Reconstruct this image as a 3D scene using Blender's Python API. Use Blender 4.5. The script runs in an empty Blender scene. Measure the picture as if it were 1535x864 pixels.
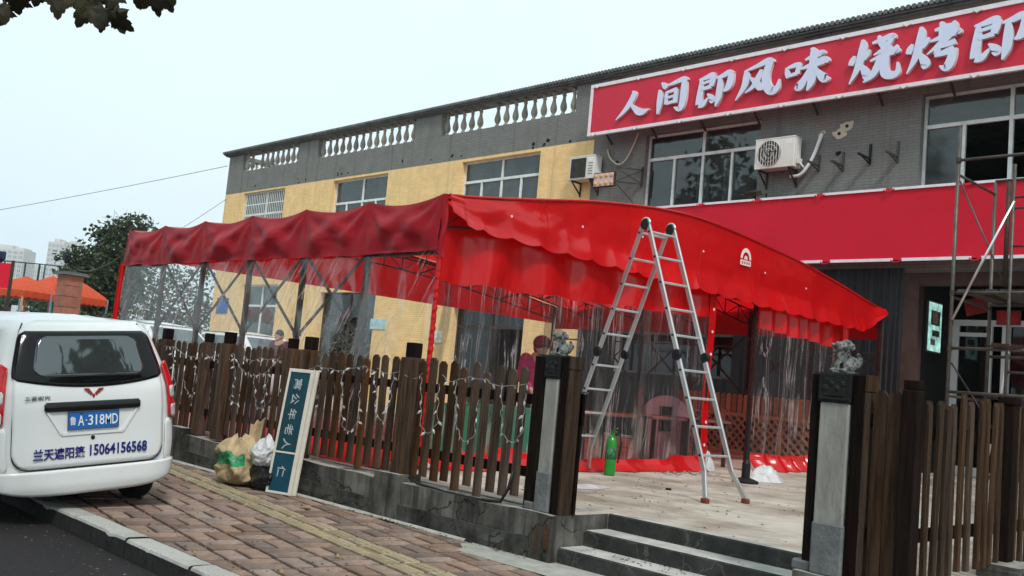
import bpy, math, random
from mathutils import Vector, Matrix, noise
sc = bpy.context.scene
COL = sc.collection
R = math.radians
rnd = random.Random(7)
# ------------------------------------------------------------------ camera
EYE = Vector((0, 0, 1.4)); FPX = 1458.5; CX, CY = 767.5, 432.0
yaw, pit, rol = R(-46.0558), R(5.4930), R(5.3101)
FW = Vector((math.sin(yaw)*math.cos(pit), math.cos(yaw)*math.cos(pit), math.sin(pit)))
r0 = Vector((math.cos(yaw), -math.sin(yaw), 0)); u0 = r0.cross(FW)
RT = math.cos(rol)*r0 + math.sin(rol)*u0
UP = -math.sin(rol)*r0 + math.cos(rol)*u0
cam = bpy.data.cameras.new('camera'); cam.sensor_width = 36; cam.lens = 36*FPX/1535
cam.clip_start = 0.05; cam.clip_end = 3000
camo = bpy.data.objects.new('camera', cam); COL.objects.link(camo)
camo.matrix_world = Matrix(((RT.x, UP.x, -FW.x, EYE.x), (RT.y, UP.y, -FW.y, EYE.y), (RT.z, UP.z, -FW.z, EYE.z), (0, 0, 0, 1)))
sc.camera = camo
def at(x, y, X=None, Y=None, Z=None, D=None):
    """the point of a real plane (X, Y or Z constant, or at depth D) that the survey of the photograph gives"""
    d = FW*FPX + RT*(x-CX) - UP*(y-CY)
    if X is not None: t = (X-EYE.x)/d.x
    elif Y is not None: t = (Y-EYE.y)/d.y
    elif Z is not None: t = (Z-EYE.z)/d.z
    else: t = D/FPX
    return EYE + d*t
# ------------------------------------------------------------------ world, sun, exposure
w = bpy.data.worlds.new('World'); sc.world = w; w.use_nodes = True
nt = w.node_tree; nt.nodes.clear()
out = nt.nodes.new('ShaderNodeOutputWorld'); bg = nt.nodes.new('ShaderNodeBackground')
sky = nt.nodes.new('ShaderNodeTexSky'); sky.sky_type = 'NISHITA'; sky.sun_disc = False
SUN_EL, SUN_AZ = 50, 118          # azimuth measured from +Y towards +X
sky.sun_elevation = R(SUN_EL); sky.sun_rotation = R(SUN_AZ); sky.air_density = 1.2; sky.dust_density = 3.0
hs = nt.nodes.new('ShaderNodeHueSaturation'); hs.inputs['Saturation'].default_value = 0.35; hs.inputs['Value'].default_value = 1.0
tc = nt.nodes.new('ShaderNodeTexCoord'); sep = nt.nodes.new('ShaderNodeSeparateXYZ')
rmp = nt.nodes.new('ShaderNodeValToRGB')
rmp.color_ramp.elements[0].position = 0.0; rmp.color_ramp.elements[0].color = (.66, .82, .875, 1)
rmp.color_ramp.elements[1].position = 0.35; rmp.color_ramp.elements[1].color = (.755, .915, .955, 1)
ns = nt.nodes.new('ShaderNodeTexNoise'); ns.inputs['Scale'].default_value = 1.6; ns.inputs['Detail'].default_value = 4
mul = nt.nodes.new('ShaderNodeMix'); mul.data_type = 'RGBA'; mul.blend_type = 'MULTIPLY'
mul.inputs[0].default_value = 0.22
sc10 = nt.nodes.new('ShaderNodeVectorMath'); sc10.operation = 'SCALE'; sc10.inputs['Scale'].default_value = 11.3
mx = nt.nodes.new('ShaderNodeMix'); mx.data_type = 'RGBA'; mx.inputs[0].default_value = 0.86
L = nt.links.new
L(sky.outputs[0], hs.inputs['Color']); L(tc.outputs['Generated'], sep.inputs[0]); L(sep.outputs['Z'], rmp.inputs[0])
L(tc.outputs['Generated'], ns.inputs['Vector']); L(rmp.outputs[0], mul.inputs[6]); L(ns.outputs['Color'], mul.inputs[7])
L(mul.outputs[2], sc10.inputs[0]); L(hs.outputs[0], mx.inputs[6]); L(sc10.outputs[0], mx.inputs[7])
L(mx.outputs[2], bg.inputs['Color']); bg.inputs['Strength'].default_value = 0.078
L(bg.outputs[0], out.inputs[0])
sun = bpy.data.lights.new('sun', 'SUN'); sun.energy = 1.5; sun.angle = R(10); sun.color = (1, .97, .92)
so = bpy.data.objects.new('sun', sun); COL.objects.link(so)
sd = Vector((math.sin(R(SUN_AZ))*math.cos(R(SUN_EL)), math.cos(R(SUN_AZ))*math.cos(R(SUN_EL)), math.sin(R(SUN_EL))))
so.rotation_euler = sd.to_track_quat('Z', 'Y').to_euler()
sc.view_settings.view_transform = 'Standard'; sc.view_settings.look = 'None'
sc.view_settings.exposure = 0.70; sc.view_settings.gamma = 1.0
sc.render.engine = 'CYCLES'
sc.cycles.max_bounces = 10; sc.cycles.transparent_max_bounces = 24; sc.cycles.diffuse_bounces = 4
sc.cycles.use_denoising = True
sc.cycles.sample_clamp_indirect = 6
# ------------------------------------------------------------------ materials
MATS = {}
def mat(name, col, rough=0.8, metal=0.0, var=0.25, nscale=6.0, stretch=(1, 1, 1), bump=0.0, bscale=None, rand=0.0,
        dirt=None, dirt_scale=1.5, dirt_amt=0.5, trans=0.0, coat=0.0, spec=0.22, emit=None, emit_s=0.0, detail=6, coords='Object', dirt_lo=.48):
    if name in MATS: return MATS[name]
    m = bpy.data.materials.new(name); m.use_nodes = True; t = m.node_tree; N = t.nodes; l = t.links.new
    b = N['Principled BSDF']; o = N['Material Output']
    tcn = N.new('ShaderNodeTexCoord'); mp = N.new('ShaderNodeMapping'); mp.inputs['Scale'].default_value = stretch
    l(tcn.outputs[coords], mp.inputs[0])
    n = N.new('ShaderNodeTexNoise'); n.inputs['Scale'].default_value = nscale; n.inputs['Detail'].default_value = detail; n.inputs['Roughness'].default_value = .6
    l(mp.outputs[0], n.inputs['Vector'])
    cr = N.new('ShaderNodeValToRGB'); c = Vector(col[:3])
    cr.color_ramp.elements[0].position = .3; cr.color_ramp.elements[1].position = .7
    cr.color_ramp.elements[0].color = (*(c*(1-var)), 1); cr.color_ramp.elements[1].color = (*[min(1, x*(1+var)) for x in c], 1)
    l(n.outputs['Fac'], cr.inputs[0]); cur = cr.outputs[0]
    if dirt is not None:
        n2 = N.new('ShaderNodeTexNoise'); n2.inputs['Scale'].default_value = dirt_scale; n2.inputs['Detail'].default_value = 8; n2.inputs['Roughness'].default_value = .65
        l(mp.outputs[0], n2.inputs['Vector'])
        r2 = N.new('ShaderNodeValToRGB'); r2.color_ramp.elements[0].position = dirt_lo; r2.color_ramp.elements[1].position = dirt_lo+.2
        r2.color_ramp.elements[0].color = (0, 0, 0, 1); r2.color_ramp.elements[1].color = (dirt_amt, dirt_amt, dirt_amt, 1)
        l(n2.outputs['Fac'], r2.inputs[0])
        mm = N.new('ShaderNodeMix'); mm.data_type = 'RGBA'; l(r2.outputs[0], mm.inputs[0]); l(cur, mm.inputs[6]); mm.inputs[7].default_value = (*dirt, 1)
        cur = mm.outputs[2]
    if rand > 0:
        oi = N.new('ShaderNodeObjectInfo'); ge = N.new('ShaderNodeNewGeometry'); ad = N.new('ShaderNodeMath'); ad.operation = 'ADD'
        fr = N.new('ShaderNodeMath'); fr.operation = 'FRACT'
        l(oi.outputs['Random'], ad.inputs[0]); l(ge.outputs['Random Per Island'], ad.inputs[1]); l(ad.outputs[0], fr.inputs[0])
        mr = N.new('ShaderNodeMapRange'); mr.inputs[3].default_value = 1-rand; mr.inputs[4].default_value = 1+rand; l(fr.outputs[0], mr.inputs[0])
        h = N.new('ShaderNodeHueSaturation'); l(mr.outputs[0], h.inputs['Value']); l(cur, h.inputs['Color'])
        mr2 = N.new('ShaderNodeMapRange'); mr2.inputs[3].default_value = 1-rand*.7; mr2.inputs[4].default_value = 1+rand*.5
        fr2 = N.new('ShaderNodeMath'); fr2.operation = 'FRACT'; m7 = N.new('ShaderNodeMath'); m7.operation = 'MULTIPLY'; m7.inputs[1].default_value = 7.31
        l(fr.outputs[0], m7.inputs[0]); l(m7.outputs[0], fr2.inputs[0]); l(fr2.outputs[0], mr2.inputs[0]); l(mr2.outputs[0], h.inputs['Saturation'])
        cur = h.outputs[0]
    l(cur, b.inputs['Base Color'])
    b.inputs['Roughness'].default_value = rough; b.inputs['Metallic'].default_value = metal
    b.inputs['Specular IOR Level'].default_value = spec
    if coat: b.inputs['Coat Weight'].default_value = coat; b.inputs['Coat Roughness'].default_value = .08
    if bump:
        nb = N.new('ShaderNodeTexNoise'); nb.inputs['Scale'].default_value = bscale or nscale*3; nb.inputs['Detail'].default_value = 6
        l(mp.outputs[0], nb.inputs['Vector'])
        bp = N.new('ShaderNodeBump'); bp.inputs['Strength'].default_value = bump; bp.inputs['Distance'].default_value = .02
        l(nb.outputs['Fac'], bp.inputs['Height']); l(bp.outputs[0], b.inputs['Normal'])
    if emit: b.inputs['Emission Color'].default_value = (*emit, 1); b.inputs['Emission Strength'].default_value = emit_s
    if trans:
        tr = N.new('ShaderNodeBsdfTranslucent'); l(cur, tr.inputs['Color'])
        ms = N.new('ShaderNodeMixShader'); ms.inputs[0].default_value = trans
        l(b.outputs[0], ms.inputs[1]); l(tr.outputs[0], ms.inputs[2]); l(ms.outputs[0], o.inputs['Surface'])
    MATS[name] = m
    return m
def nodes_of(m): return m.node_tree.nodes, m.node_tree.links.new
def brick_paint(name, col, bw=.24, bh=.065, streak=(.10, .07, .05), streak_amt=.45, mortar=.82):
    """painted brickwork: brick pattern as fine relief, with rust runs and grime"""
    m = mat(name, col, .75, var=.10, nscale=2.2, dirt=streak, dirt_scale=.9, dirt_amt=streak_amt, dirt_lo=.60)
    N, l = nodes_of(m); b = N['Principled BSDF']
    tcn = N.new('ShaderNodeTexCoord'); mp = N.new('ShaderNodeMapping'); mp.inputs['Rotation'].default_value = (R(90), 0, 0)
    l(tcn.outputs['Object'], mp.inputs[0])
    br = N.new('ShaderNodeTexBrick'); br.inputs['Scale'].default_value = 1; br.inputs['Mortar Size'].default_value = .009
    br.inputs['Brick Width'].default_value = bw; br.inputs['Row Height'].default_value = bh; br.inputs['Mortar Smooth'].default_value = .3
    br.inputs['Color1'].default_value = (1, 1, 1, 1); br.inputs['Color2'].default_value = (.90, .90, .90, 1); br.inputs['Mortar'].default_value = (mortar-.06,)*3+(1,)
    l(mp.outputs[0], br.inputs['Vector'])
    bp = N.new('ShaderNodeBump'); bp.inputs['Strength'].default_value = .6; bp.inputs['Distance'].default_value = .012; bp.invert = True
    l(br.outputs['Fac'], bp.inputs['Height']); l(bp.outputs[0], b.inputs['Normal'])
    src = b.inputs['Base Color'].links[0].from_socket
    # vertical runs
    mp2 = N.new('ShaderNodeMapping'); mp2.inputs['Scale'].default_value = (3.0, 3.0, .18); l(tcn.outputs['Object'], mp2.inputs[0])
    n3 = N.new('ShaderNodeTexNoise'); n3.inputs['Scale'].default_value = 1.4; n3.inputs['Detail'].default_value = 7; l(mp2.outputs[0], n3.inputs['Vector'])
    r3 = N.new('ShaderNodeValToRGB'); r3.color_ramp.elements[0].position = .54; r3.color_ramp.elements[1].position = .74
    r3.color_ramp.elements[1].color = (.6, .6, .6, 1); l(n3.outputs['Fac'], r3.inputs[0])
    mz = N.new('ShaderNodeMix'); mz.data_type = 'RGBA'; l(r3.outputs[0], mz.inputs[0]); l(src, mz.inputs[6]); mz.inputs[7].default_value = (*streak, 1)
    mm = N.new('ShaderNodeMix'); mm.data_type = 'RGBA'; mm.blend_type = 'MULTIPLY'; mm.inputs[0].default_value = 1
    l(mz.outputs[2], mm.inputs[6]); l(br.outputs['Color'], mm.inputs[7]); l(mm.outputs[2], b.inputs['Base Color'])
    return m
def cracked(m, scale=1.3, width=.012, dark=.25, runs=0.0, run_col=(.02, .018, .016), mask=.5):
    """hairline cracks (warped cell edges) and optional vertical dirt runs added to a cement material"""
    N, l = nodes_of(m); b = N['Principled BSDF']; tcn = N.new('ShaderNodeTexCoord'); src = b.inputs['Base Color'].links[0].from_socket
    nw = N.new('ShaderNodeTexNoise'); nw.inputs['Scale'].default_value = 3; nw.inputs['Detail'].default_value = 5; l(tcn.outputs['Object'], nw.inputs['Vector'])
    ad = N.new('ShaderNodeMix'); ad.data_type = 'RGBA'; ad.blend_type = 'LINEAR_LIGHT'; ad.inputs[0].default_value = .35; l(tcn.outputs['Object'], ad.inputs[6]); l(nw.outputs['Color'], ad.inputs[7])
    vo = N.new('ShaderNodeTexVoronoi'); vo.feature = 'DISTANCE_TO_EDGE'; vo.inputs['Scale'].default_value = scale; l(ad.outputs[2], vo.inputs['Vector'])
    cr = N.new('ShaderNodeValToRGB'); cr.color_ramp.elements[0].color = (1, 1, 1, 1); cr.color_ramp.elements[1].position = width; cr.color_ramp.elements[1].color = (0, 0, 0, 1); l(vo.outputs['Distance'], cr.inputs[0])
    nm = N.new('ShaderNodeTexNoise'); nm.inputs['Scale'].default_value = .8; l(tcn.outputs['Object'], nm.inputs['Vector'])
    rm = N.new('ShaderNodeValToRGB'); rm.color_ramp.elements[0].position = mask-.04; rm.color_ramp.elements[1].position = mask+.06; l(nm.outputs['Fac'], rm.inputs[0])
    mu = N.new('ShaderNodeMath'); mu.operation = 'MULTIPLY'; l(cr.outputs[0], mu.inputs[0]); l(rm.outputs[0], mu.inputs[1])
    mm = N.new('ShaderNodeMix'); mm.data_type = 'RGBA'; mm.blend_type = 'MULTIPLY'; l(mu.outputs[0], mm.inputs[0]); l(src, mm.inputs[6]); mm.inputs[7].default_value = (dark, dark, dark, 1); cur = mm.outputs[2]
    if runs:
        mp = N.new('ShaderNodeMapping'); mp.inputs['Scale'].default_value = (5, 5, .35); l(tcn.outputs['Object'], mp.inputs[0])
        n3 = N.new('ShaderNodeTexNoise'); n3.inputs['Scale'].default_value = 1.2; n3.inputs['Detail'].default_value = 8; n3.inputs['Roughness'].default_value = .65; l(mp.outputs[0], n3.inputs['Vector'])
        r3 = N.new('ShaderNodeValToRGB'); r3.color_ramp.elements[0].position = .50; r3.color_ramp.elements[1].position = .62; r3.color_ramp.elements[1].color = (runs, runs, runs, 1); l(n3.outputs['Fac'], r3.inputs[0])
        m3 = N.new('ShaderNodeMix'); m3.data_type = 'RGBA'; l(r3.outputs[0], m3.inputs[0]); l(cur, m3.inputs[6]); m3.inputs[7].default_value = (*run_col, 1); cur = m3.outputs[2]
    l(cur, b.inputs['Base Color'])
def glass(name, tint=(.30, .36, .37), refl=.12, rough=.02, dust=.06):
    m = bpy.data.materials.new(name); m.use_nodes = True; N, l = nodes_of(m); N.remove(N['Principled BSDF'])
    tr = N.new('ShaderNodeBsdfTransparent'); tr.inputs[0].default_value = (*tint, 1)
    gl = N.new('ShaderNodeBsdfGlossy'); gl.inputs['Roughness'].default_value = rough; gl.inputs['Color'].default_value = (.9, .95, .97, 1)
    fr = N.new('ShaderNodeFresnel'); fr.inputs['IOR'].default_value = 1.5
    ad = N.new('ShaderNodeMath'); ad.operation = 'ADD'; ad.inputs[1].default_value = refl; l(fr.outputs[0], ad.inputs[0])
    ms = N.new('ShaderNodeMixShader'); l(ad.outputs[0], ms.inputs[0]); l(tr.outputs[0], ms.inputs[1]); l(gl.outputs[0], ms.inputs[2])
    df = N.new('ShaderNodeBsdfDiffuse'); df.inputs[0].default_value = (.45, .48, .48, 1)
    tcn = N.new('ShaderNodeTexCoord'); n = N.new('ShaderNodeTexNoise'); n.inputs['Scale'].default_value = 2.5; n.inputs['Detail'].default_value = 8; l(tcn.outputs['Object'], n.inputs['Vector'])
    rr = N.new('ShaderNodeValToRGB'); rr.color_ramp.elements[0].position = .35; rr.color_ramp.elements[1].position = .8; rr.color_ramp.elements[0].color = (dust*.4,)*3+(1,); rr.color_ramp.elements[1].color = (dust*2,)*3+(1,)
    l(n.outputs['Fac'], rr.inputs[0])
    m2 = N.new('ShaderNodeMixShader'); l(rr.outputs[0], m2.inputs[0]); l(ms.outputs[0], m2.inputs[1]); l(df.outputs[0], m2.inputs[2]); l(m2.outputs[0], N['Material Output'].inputs[0])
    MATS[name] = m; return m
def pvc(name, rot, haze=.05, streak=.35, tint=(.95, .945, .95), sx=7.0, sz=.35, gloss=.30, cw=.012, m0=.47):
    """clear soft plastic sheet: mostly see-through, glossy, with drawn-out creases that catch light"""
    m = bpy.data.materials.new(name); m.use_nodes = True; N, l = nodes_of(m); N.remove(N['Principled BSDF'])
    tcn = N.new('ShaderNodeTexCoord'); mp = N.new('ShaderNodeMapping'); mp.inputs['Rotation'].default_value = rot; l(tcn.outputs['Object'], mp.inputs[0])
    mp2 = N.new('ShaderNodeMapping'); mp2.inputs['Scale'].default_value = (sx, sx, sz); l(mp.outputs[0], mp2.inputs[0])
    n = N.new('ShaderNodeTexNoise'); n.inputs['Scale'].default_value = 1.5; n.inputs['Detail'].default_value = 5; n.inputs['Distortion'].default_value = .6; l(mp2.outputs[0], n.inputs['Vector'])
    bp = N.new('ShaderNodeBump'); bp.inputs['Strength'].default_value = .22; bp.inputs['Distance'].default_value = .03; l(n.outputs['Fac'], bp.inputs['Height'])
    # thin bright creases
    ab = N.new('ShaderNodeMath'); ab.operation = 'SUBTRACT'; ab.inputs[1].default_value = .5; l(n.outputs['Fac'], ab.inputs[0])
    ab2 = N.new('ShaderNodeMath'); ab2.operation = 'ABSOLUTE'; l(ab.outputs[0], ab2.inputs[0])
    cr = N.new('ShaderNodeValToRGB'); cr.color_ramp.elements[0].position = 0; cr.color_ramp.elements[0].color = (streak,)*3+(1,); cr.color_ramp.elements[1].position = cw; cr.color_ramp.elements[1].color = (0, 0, 0, 1)
    l(ab2.outputs[0], cr.inputs[0])
    nm = N.new('ShaderNodeTexNoise'); nm.inputs['Scale'].default_value = 1.3; nm.inputs['Detail'].default_value = 3; l(tcn.outputs['Object'], nm.inputs['Vector'])
    rm = N.new('ShaderNodeValToRGB'); rm.color_ramp.elements[0].position = m0; rm.color_ramp.elements[1].position = m0+.16; l(nm.outputs['Fac'], rm.inputs[0])
    mu = N.new('ShaderNodeMath'); mu.operation = 'MULTIPLY'; l(cr.outputs[0], mu.inputs[0]); l(rm.outputs[0], mu.inputs[1])
    ad = N.new('ShaderNodeMath'); ad.operation = 'ADD'; ad.inputs[1].default_value = haze; ad.use_clamp = True; l(mu.outputs[0], ad.inputs[0])
    tr = N.new('ShaderNodeBsdfTransparent'); tr.inputs[0].default_value = (*tint, 1)
    gl = N.new('ShaderNodeBsdfGlossy'); gl.inputs['Roughness'].default_value = .12; l(bp.outputs[0], gl.inputs['Normal'])
    fr = N.new('ShaderNodeFresnel'); fr.inputs['IOR'].default_value = 1.22
    m1 = N.new('ShaderNodeMixShader'); fk = N.new('ShaderNodeMath'); fk.operation = 'MULTIPLY'; fk.inputs[1].default_value = gloss; l(fr.outputs[0], fk.inputs[0]); l(fk.outputs[0], m1.inputs[0]); l(tr.outputs[0], m1.inputs[1]); l(gl.outputs[0], m1.inputs[2])
    df = N.new('ShaderNodeBsdfDiffuse'); df.inputs[0].default_value = (.75, .75, .76, 1); tl = N.new('ShaderNodeBsdfTranslucent'); tl.inputs[0].default_value = (.75, .75, .76, 1)
    ml = N.new('ShaderNodeMixShader'); ml.inputs[0].default_value = .5; l(df.outputs[0], ml.inputs[1]); l(tl.outputs[0], ml.inputs[2])
    m2 = N.new('ShaderNodeMixShader'); l(ad.outputs[0], m2.inputs[0]); l(m1.outputs[0], m2.inputs[1]); l(ml.outputs[0], m2.inputs[2]); l(m2.outputs[0], N['Material Output'].inputs[0])
    MATS[name] = m; return m
def vinyl(name, col, trans=.28, rough=.20, coat=.2, spec_=.4):
    m = mat(name, col, rough, var=.12, nscale=1.2, coat=coat, dirt=tuple(c*.45 for c in col), dirt_scale=1.1, dirt_amt=.35, dirt_lo=.55, trans=trans, bump=.22, bscale=4.5, spec=spec_)
    return m
RED = vinyl('red_tarpaulin', (.62, .006, .008)); REDT = vinyl('thin_red_tarpaulin', (.66, .006, .010), .60, .30); RED2 = vinyl('shaded_red_tarpaulin', (.32, .007, .016), .14, .45, .0, .2)  # RED2: same tarpaulin, with the shade of the near side put into its colour
BANNER = mat('banner_red', (.58, .008, .03), .55, var=.06, nscale=1.5, bump=.05, bscale=4, dirt=(.35, .01, .03), dirt_scale=3, dirt_amt=.25, dirt_lo=.62)
SIGNRED = mat('sign_red', (.60, .03, .06), .5, var=.05, nscale=1.2, bump=.04, bscale=5)
WHITE = mat('white_trim', (.78, .76, .80), .6, var=.06, dirt=(.5, .45, .45), dirt_scale=4, dirt_amt=.3)
LETTER = mat('letter_face', (.66, .72, .90), .45, var=.03); LSIDE = mat('letter_side', (.62, .60, .62), .5, var=.05)
GREYB = brick_paint('grey_painted_brick', (.215, .215, .205), streak=(.10, .07, .045), streak_amt=.6)
YELB = brick_paint('yellow_painted_brick', (.92, .625, .30), streak=(.60, .42, .20), streak_amt=.15, mortar=.95)
CONC = mat('concrete', (.45, .405, .345), .85, var=.22, nscale=3, dirt=(.20, .16, .115), dirt_scale=.9, dirt_amt=.85, dirt_lo=.45, bump=.25, bscale=25)
RISER = mat('riser_dark', (.038, .038, .036), .9, var=.5, nscale=4, dirt=(.02, .02, .018), dirt_scale=2.6, dirt_amt=.8, dirt_lo=.46, bump=.4, bscale=22)  # front faces of the steps, much darker than the treads
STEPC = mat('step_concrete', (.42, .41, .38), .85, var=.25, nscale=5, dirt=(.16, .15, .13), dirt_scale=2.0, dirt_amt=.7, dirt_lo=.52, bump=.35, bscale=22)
WALLC = mat('stained_render', (.115, .11, .098), .92, var=.6, nscale=3.4, stretch=(1, 1, .6), dirt=(.014, .013, .012), dirt_scale=2.0, dirt_amt=.95, dirt_lo=.44, spec=.2, bump=.5, bscale=14)
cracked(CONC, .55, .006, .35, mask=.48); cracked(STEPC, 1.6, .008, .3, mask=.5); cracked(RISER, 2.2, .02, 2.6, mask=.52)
cracked(WALLC, 1.5, .022, .10, runs=.75, mask=.44)
WALLB = mat('wall_base_grime', (.062, .06, .054), .92, var=.6, nscale=4, dirt=(.012, .011, .010), dirt_scale=2.4, dirt_amt=.9, dirt_lo=.47, bump=.5, bscale=14, spec=.2); cracked(WALLB, 2.2, .025, .12, runs=.6, mask=.42)
WTOP = mat('wall_top_cement', (.30, .29, .26), .9, var=.3, nscale=7, dirt=(.10, .095, .085), dirt_scale=3, dirt_amt=.7, bump=.4, bscale=30)
RUST = mat('rust_run', (.075, .030, .012), .9, var=.6, nscale=9)
N, l = nodes_of(RUST); tcn = N.new('ShaderNodeTexCoord'); mp = N.new('ShaderNodeMapping'); mp.inputs['Scale'].default_value = (22, 22, 2.5); l(tcn.outputs['Object'], mp.inputs[0])
n_ = N.new('ShaderNodeTexNoise'); n_.inputs['Scale'].default_value = 1; n_.inputs['Detail'].default_value = 6; l(mp.outputs[0], n_.inputs['Vector']); r_ = N.new('ShaderNodeValToRGB'); r_.color_ramp.elements[0].position = .40; r_.color_ramp.elements[1].position = .66; l(n_.outputs['Fac'], r_.inputs[0]); l(r_.outputs[0], N['Principled BSDF'].inputs['Alpha'])
APRON = mat('apron_concrete', (.34, .335, .30), .9, var=.2, nscale=7, dirt=(.2, .13, .07), dirt_scale=1.6, dirt_amt=.5, dirt_lo=.56, bump=.4, bscale=40)
ASPH = mat('asphalt', (.022, .019, .020), .85, var=.95, nscale=120, dirt=(.03, .024, .024), dirt_scale=.6, dirt_amt=.6, bump=.5, bscale=160)
KERBF = mat('kerb_face_dark', (.022, .021, .02), .9, var=.4, nscale=20)  # road-side face and stone ends, much darker than the top
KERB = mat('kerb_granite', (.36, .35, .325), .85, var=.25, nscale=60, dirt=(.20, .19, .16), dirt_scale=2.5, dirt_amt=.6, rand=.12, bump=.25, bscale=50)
GROUT = mat('grout', (.016, .014, .012), .95, var=.3, nscale=20)
BRICK = mat('paving_brick', (.245, .168, .132), .85, var=.28, nscale=14, dirt=(.10, .078, .066), dirt_scale=2.2, dirt_amt=.7, rand=.28, spec=.15, bump=.3, bscale=60, coords='Object')
TACT = mat('tactile_tile', (.30, .235, .15), .85, var=.25, nscale=16, dirt=(.15, .12, .085), dirt_scale=2.5, dirt_amt=.7, rand=.26, bump=.25, bscale=60)
WOOD = mat('dark_stained_wood', (.056, .031, .0185), .75, var=.65, spec=.06, nscale=4, stretch=(9, 9, .6), rand=.45, bump=.35, bscale=14, dirt=(.075, .056, .043), dirt_scale=2, dirt_amt=.4)
WOODB = mat('black_stained_wood', (.010, .006, .0045), .75, var=.6, spec=.04, nscale=4, stretch=(9, 9, .6), rand=.3, bump=.3, bscale=14)
WOODL = mat('weathered_brown_wood', (.050, .031, .020), .75, spec=.06, var=.6, nscale=4, stretch=(9, 9, .6), rand=.35, bump=.3, bscale=14, dirt=(.06, .04, .03), dirt_scale=2.2, dirt_amt=.6)
LATT = mat('lattice_wood', (.30, .16, .085), .7, var=.3, nscale=4, stretch=(5, 5, 5), rand=.25)
PLAST = mat('pillar_plaster', (.25, .245, .225), .9, var=.3, nscale=7, stretch=(1, 1, .3), dirt=(.11, .105, .095), dirt_scale=5, dirt_amt=.7, bump=.3, bscale=40)
PGREY = mat('pillar_grey_paint', (.12, .125, .13), .6, var=.2, nscale=8, dirt=(.2, .2, .2), dirt_scale=4, dirt_amt=.4, bump=.4, bscale=30)
CARV = mat('carved_black_stone', (.012, .012, .012), .7, spec=.2, var=.4, nscale=12, bump=.4, bscale=30)
STONE = mat('lion_stone', (.185, .19, .182), .85, var=.5, nscale=26, dirt=(.012, .012, .012), dirt_scale=34, dirt_amt=1, spec=.1, dirt_lo=.44, bump=.5, bscale=60)
STEEL = mat('painted_steel', (.045, .037, .031), .6, spec=.25, metal=.3, var=.3, nscale=8, dirt=(.13, .07, .04), dirt_scale=5, dirt_amt=.6, bump=.1)
REDSTEEL = mat('dark_steel_under_tent', (.030, .010, .009), .5, var=.3)
GALV = mat('galvanised_steel', (.105, .10, .092), .5, metal=.6, var=.3, nscale=9, dirt=(.09, .07, .05), dirt_scale=3, dirt_amt=.6)
BRIGHT = mat('bright_steel', (.75, .75, .75), .3, metal=.8, var=.1)
ALU = mat('aluminium', (.56, .56, .56), .33, metal=.75, var=.10, nscale=5, stretch=(3, 3, .4), dirt=(.40, .39, .37), dirt_scale=6, dirt_amt=.35)
BLACK = mat('black_plastic', (.012, .012, .012), .45, var=.3)
FOOT = mat('orange_rubber', (.16, .045, .025), .6)
ALUW = mat('window_frame', (.74, .77, .76), .45, metal=.1, var=.08, dirt=(.35, .33, .3), dirt_scale=4, dirt_amt=.4)
GLASS = glass('window_glass', refl=.04); GLASSD = glass('ground_floor_glass', (.22, .22, .23), 0, .04, .012); GLASS2 = glass('frosted_dusty_glass', (.18, .22, .22), .03, .06, .10)
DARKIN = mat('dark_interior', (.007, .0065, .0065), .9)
CURT = mat('curtain', (.55, .53, .49), .9, var=.1)
PVC_S = pvc('clear_pvc_side', (0, R(-32), 0), haze=.008, streak=.75, sx=4.2, sz=.12, gloss=.14, cw=.016, m0=.40); PVC_G = pvc('clear_pvc_gable', (0, 0, 0), haze=.022, streak=.42, sx=6, sz=.12, gloss=.48, cw=.022, m0=.38)
ACW = mat('ac_casing', (.72, .71, .67), .45, var=.05, dirt=(.45, .42, .36), dirt_scale=3, dirt_amt=.4)
GRILL = mat('grille_dark', (.06, .06, .06), .5, var=.2)
CARPAINT = mat('white_car_paint', (.72, .73, .73), .28, var=.02, nscale=2, coat=.6, dirt=(.62, .60, .56), dirt_scale=1.4, dirt_amt=.5)
CARGLASS = mat('car_glass', (.005, .005, .006), .06, spec=.25, var=.2)
TYRE = mat('tyre_rubber', (.018, .018, .018), .8, var=.3)
LEAF = mat('leaf_green', (.050, .072, .030), .6, var=.45, nscale=1.2, rand=.45, trans=.25, spec=.3)
LEAFY = mat('leaf_autumn', (.085, .078, .034), .6, var=.4, nscale=1.2, rand=.4, trans=.3, spec=.3)
LEAFD = mat('plane_leaf', (.024, .020, .006), .6, var=.5, nscale=14, rand=.4, trans=.06, spec=.3)
BARK = mat('bark', (.10, .085, .07), .9, var=.4, nscale=10, bump=.5)
BLUE = mat('lettering_navy', (.012, .018, .16), .45, var=.05)
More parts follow.
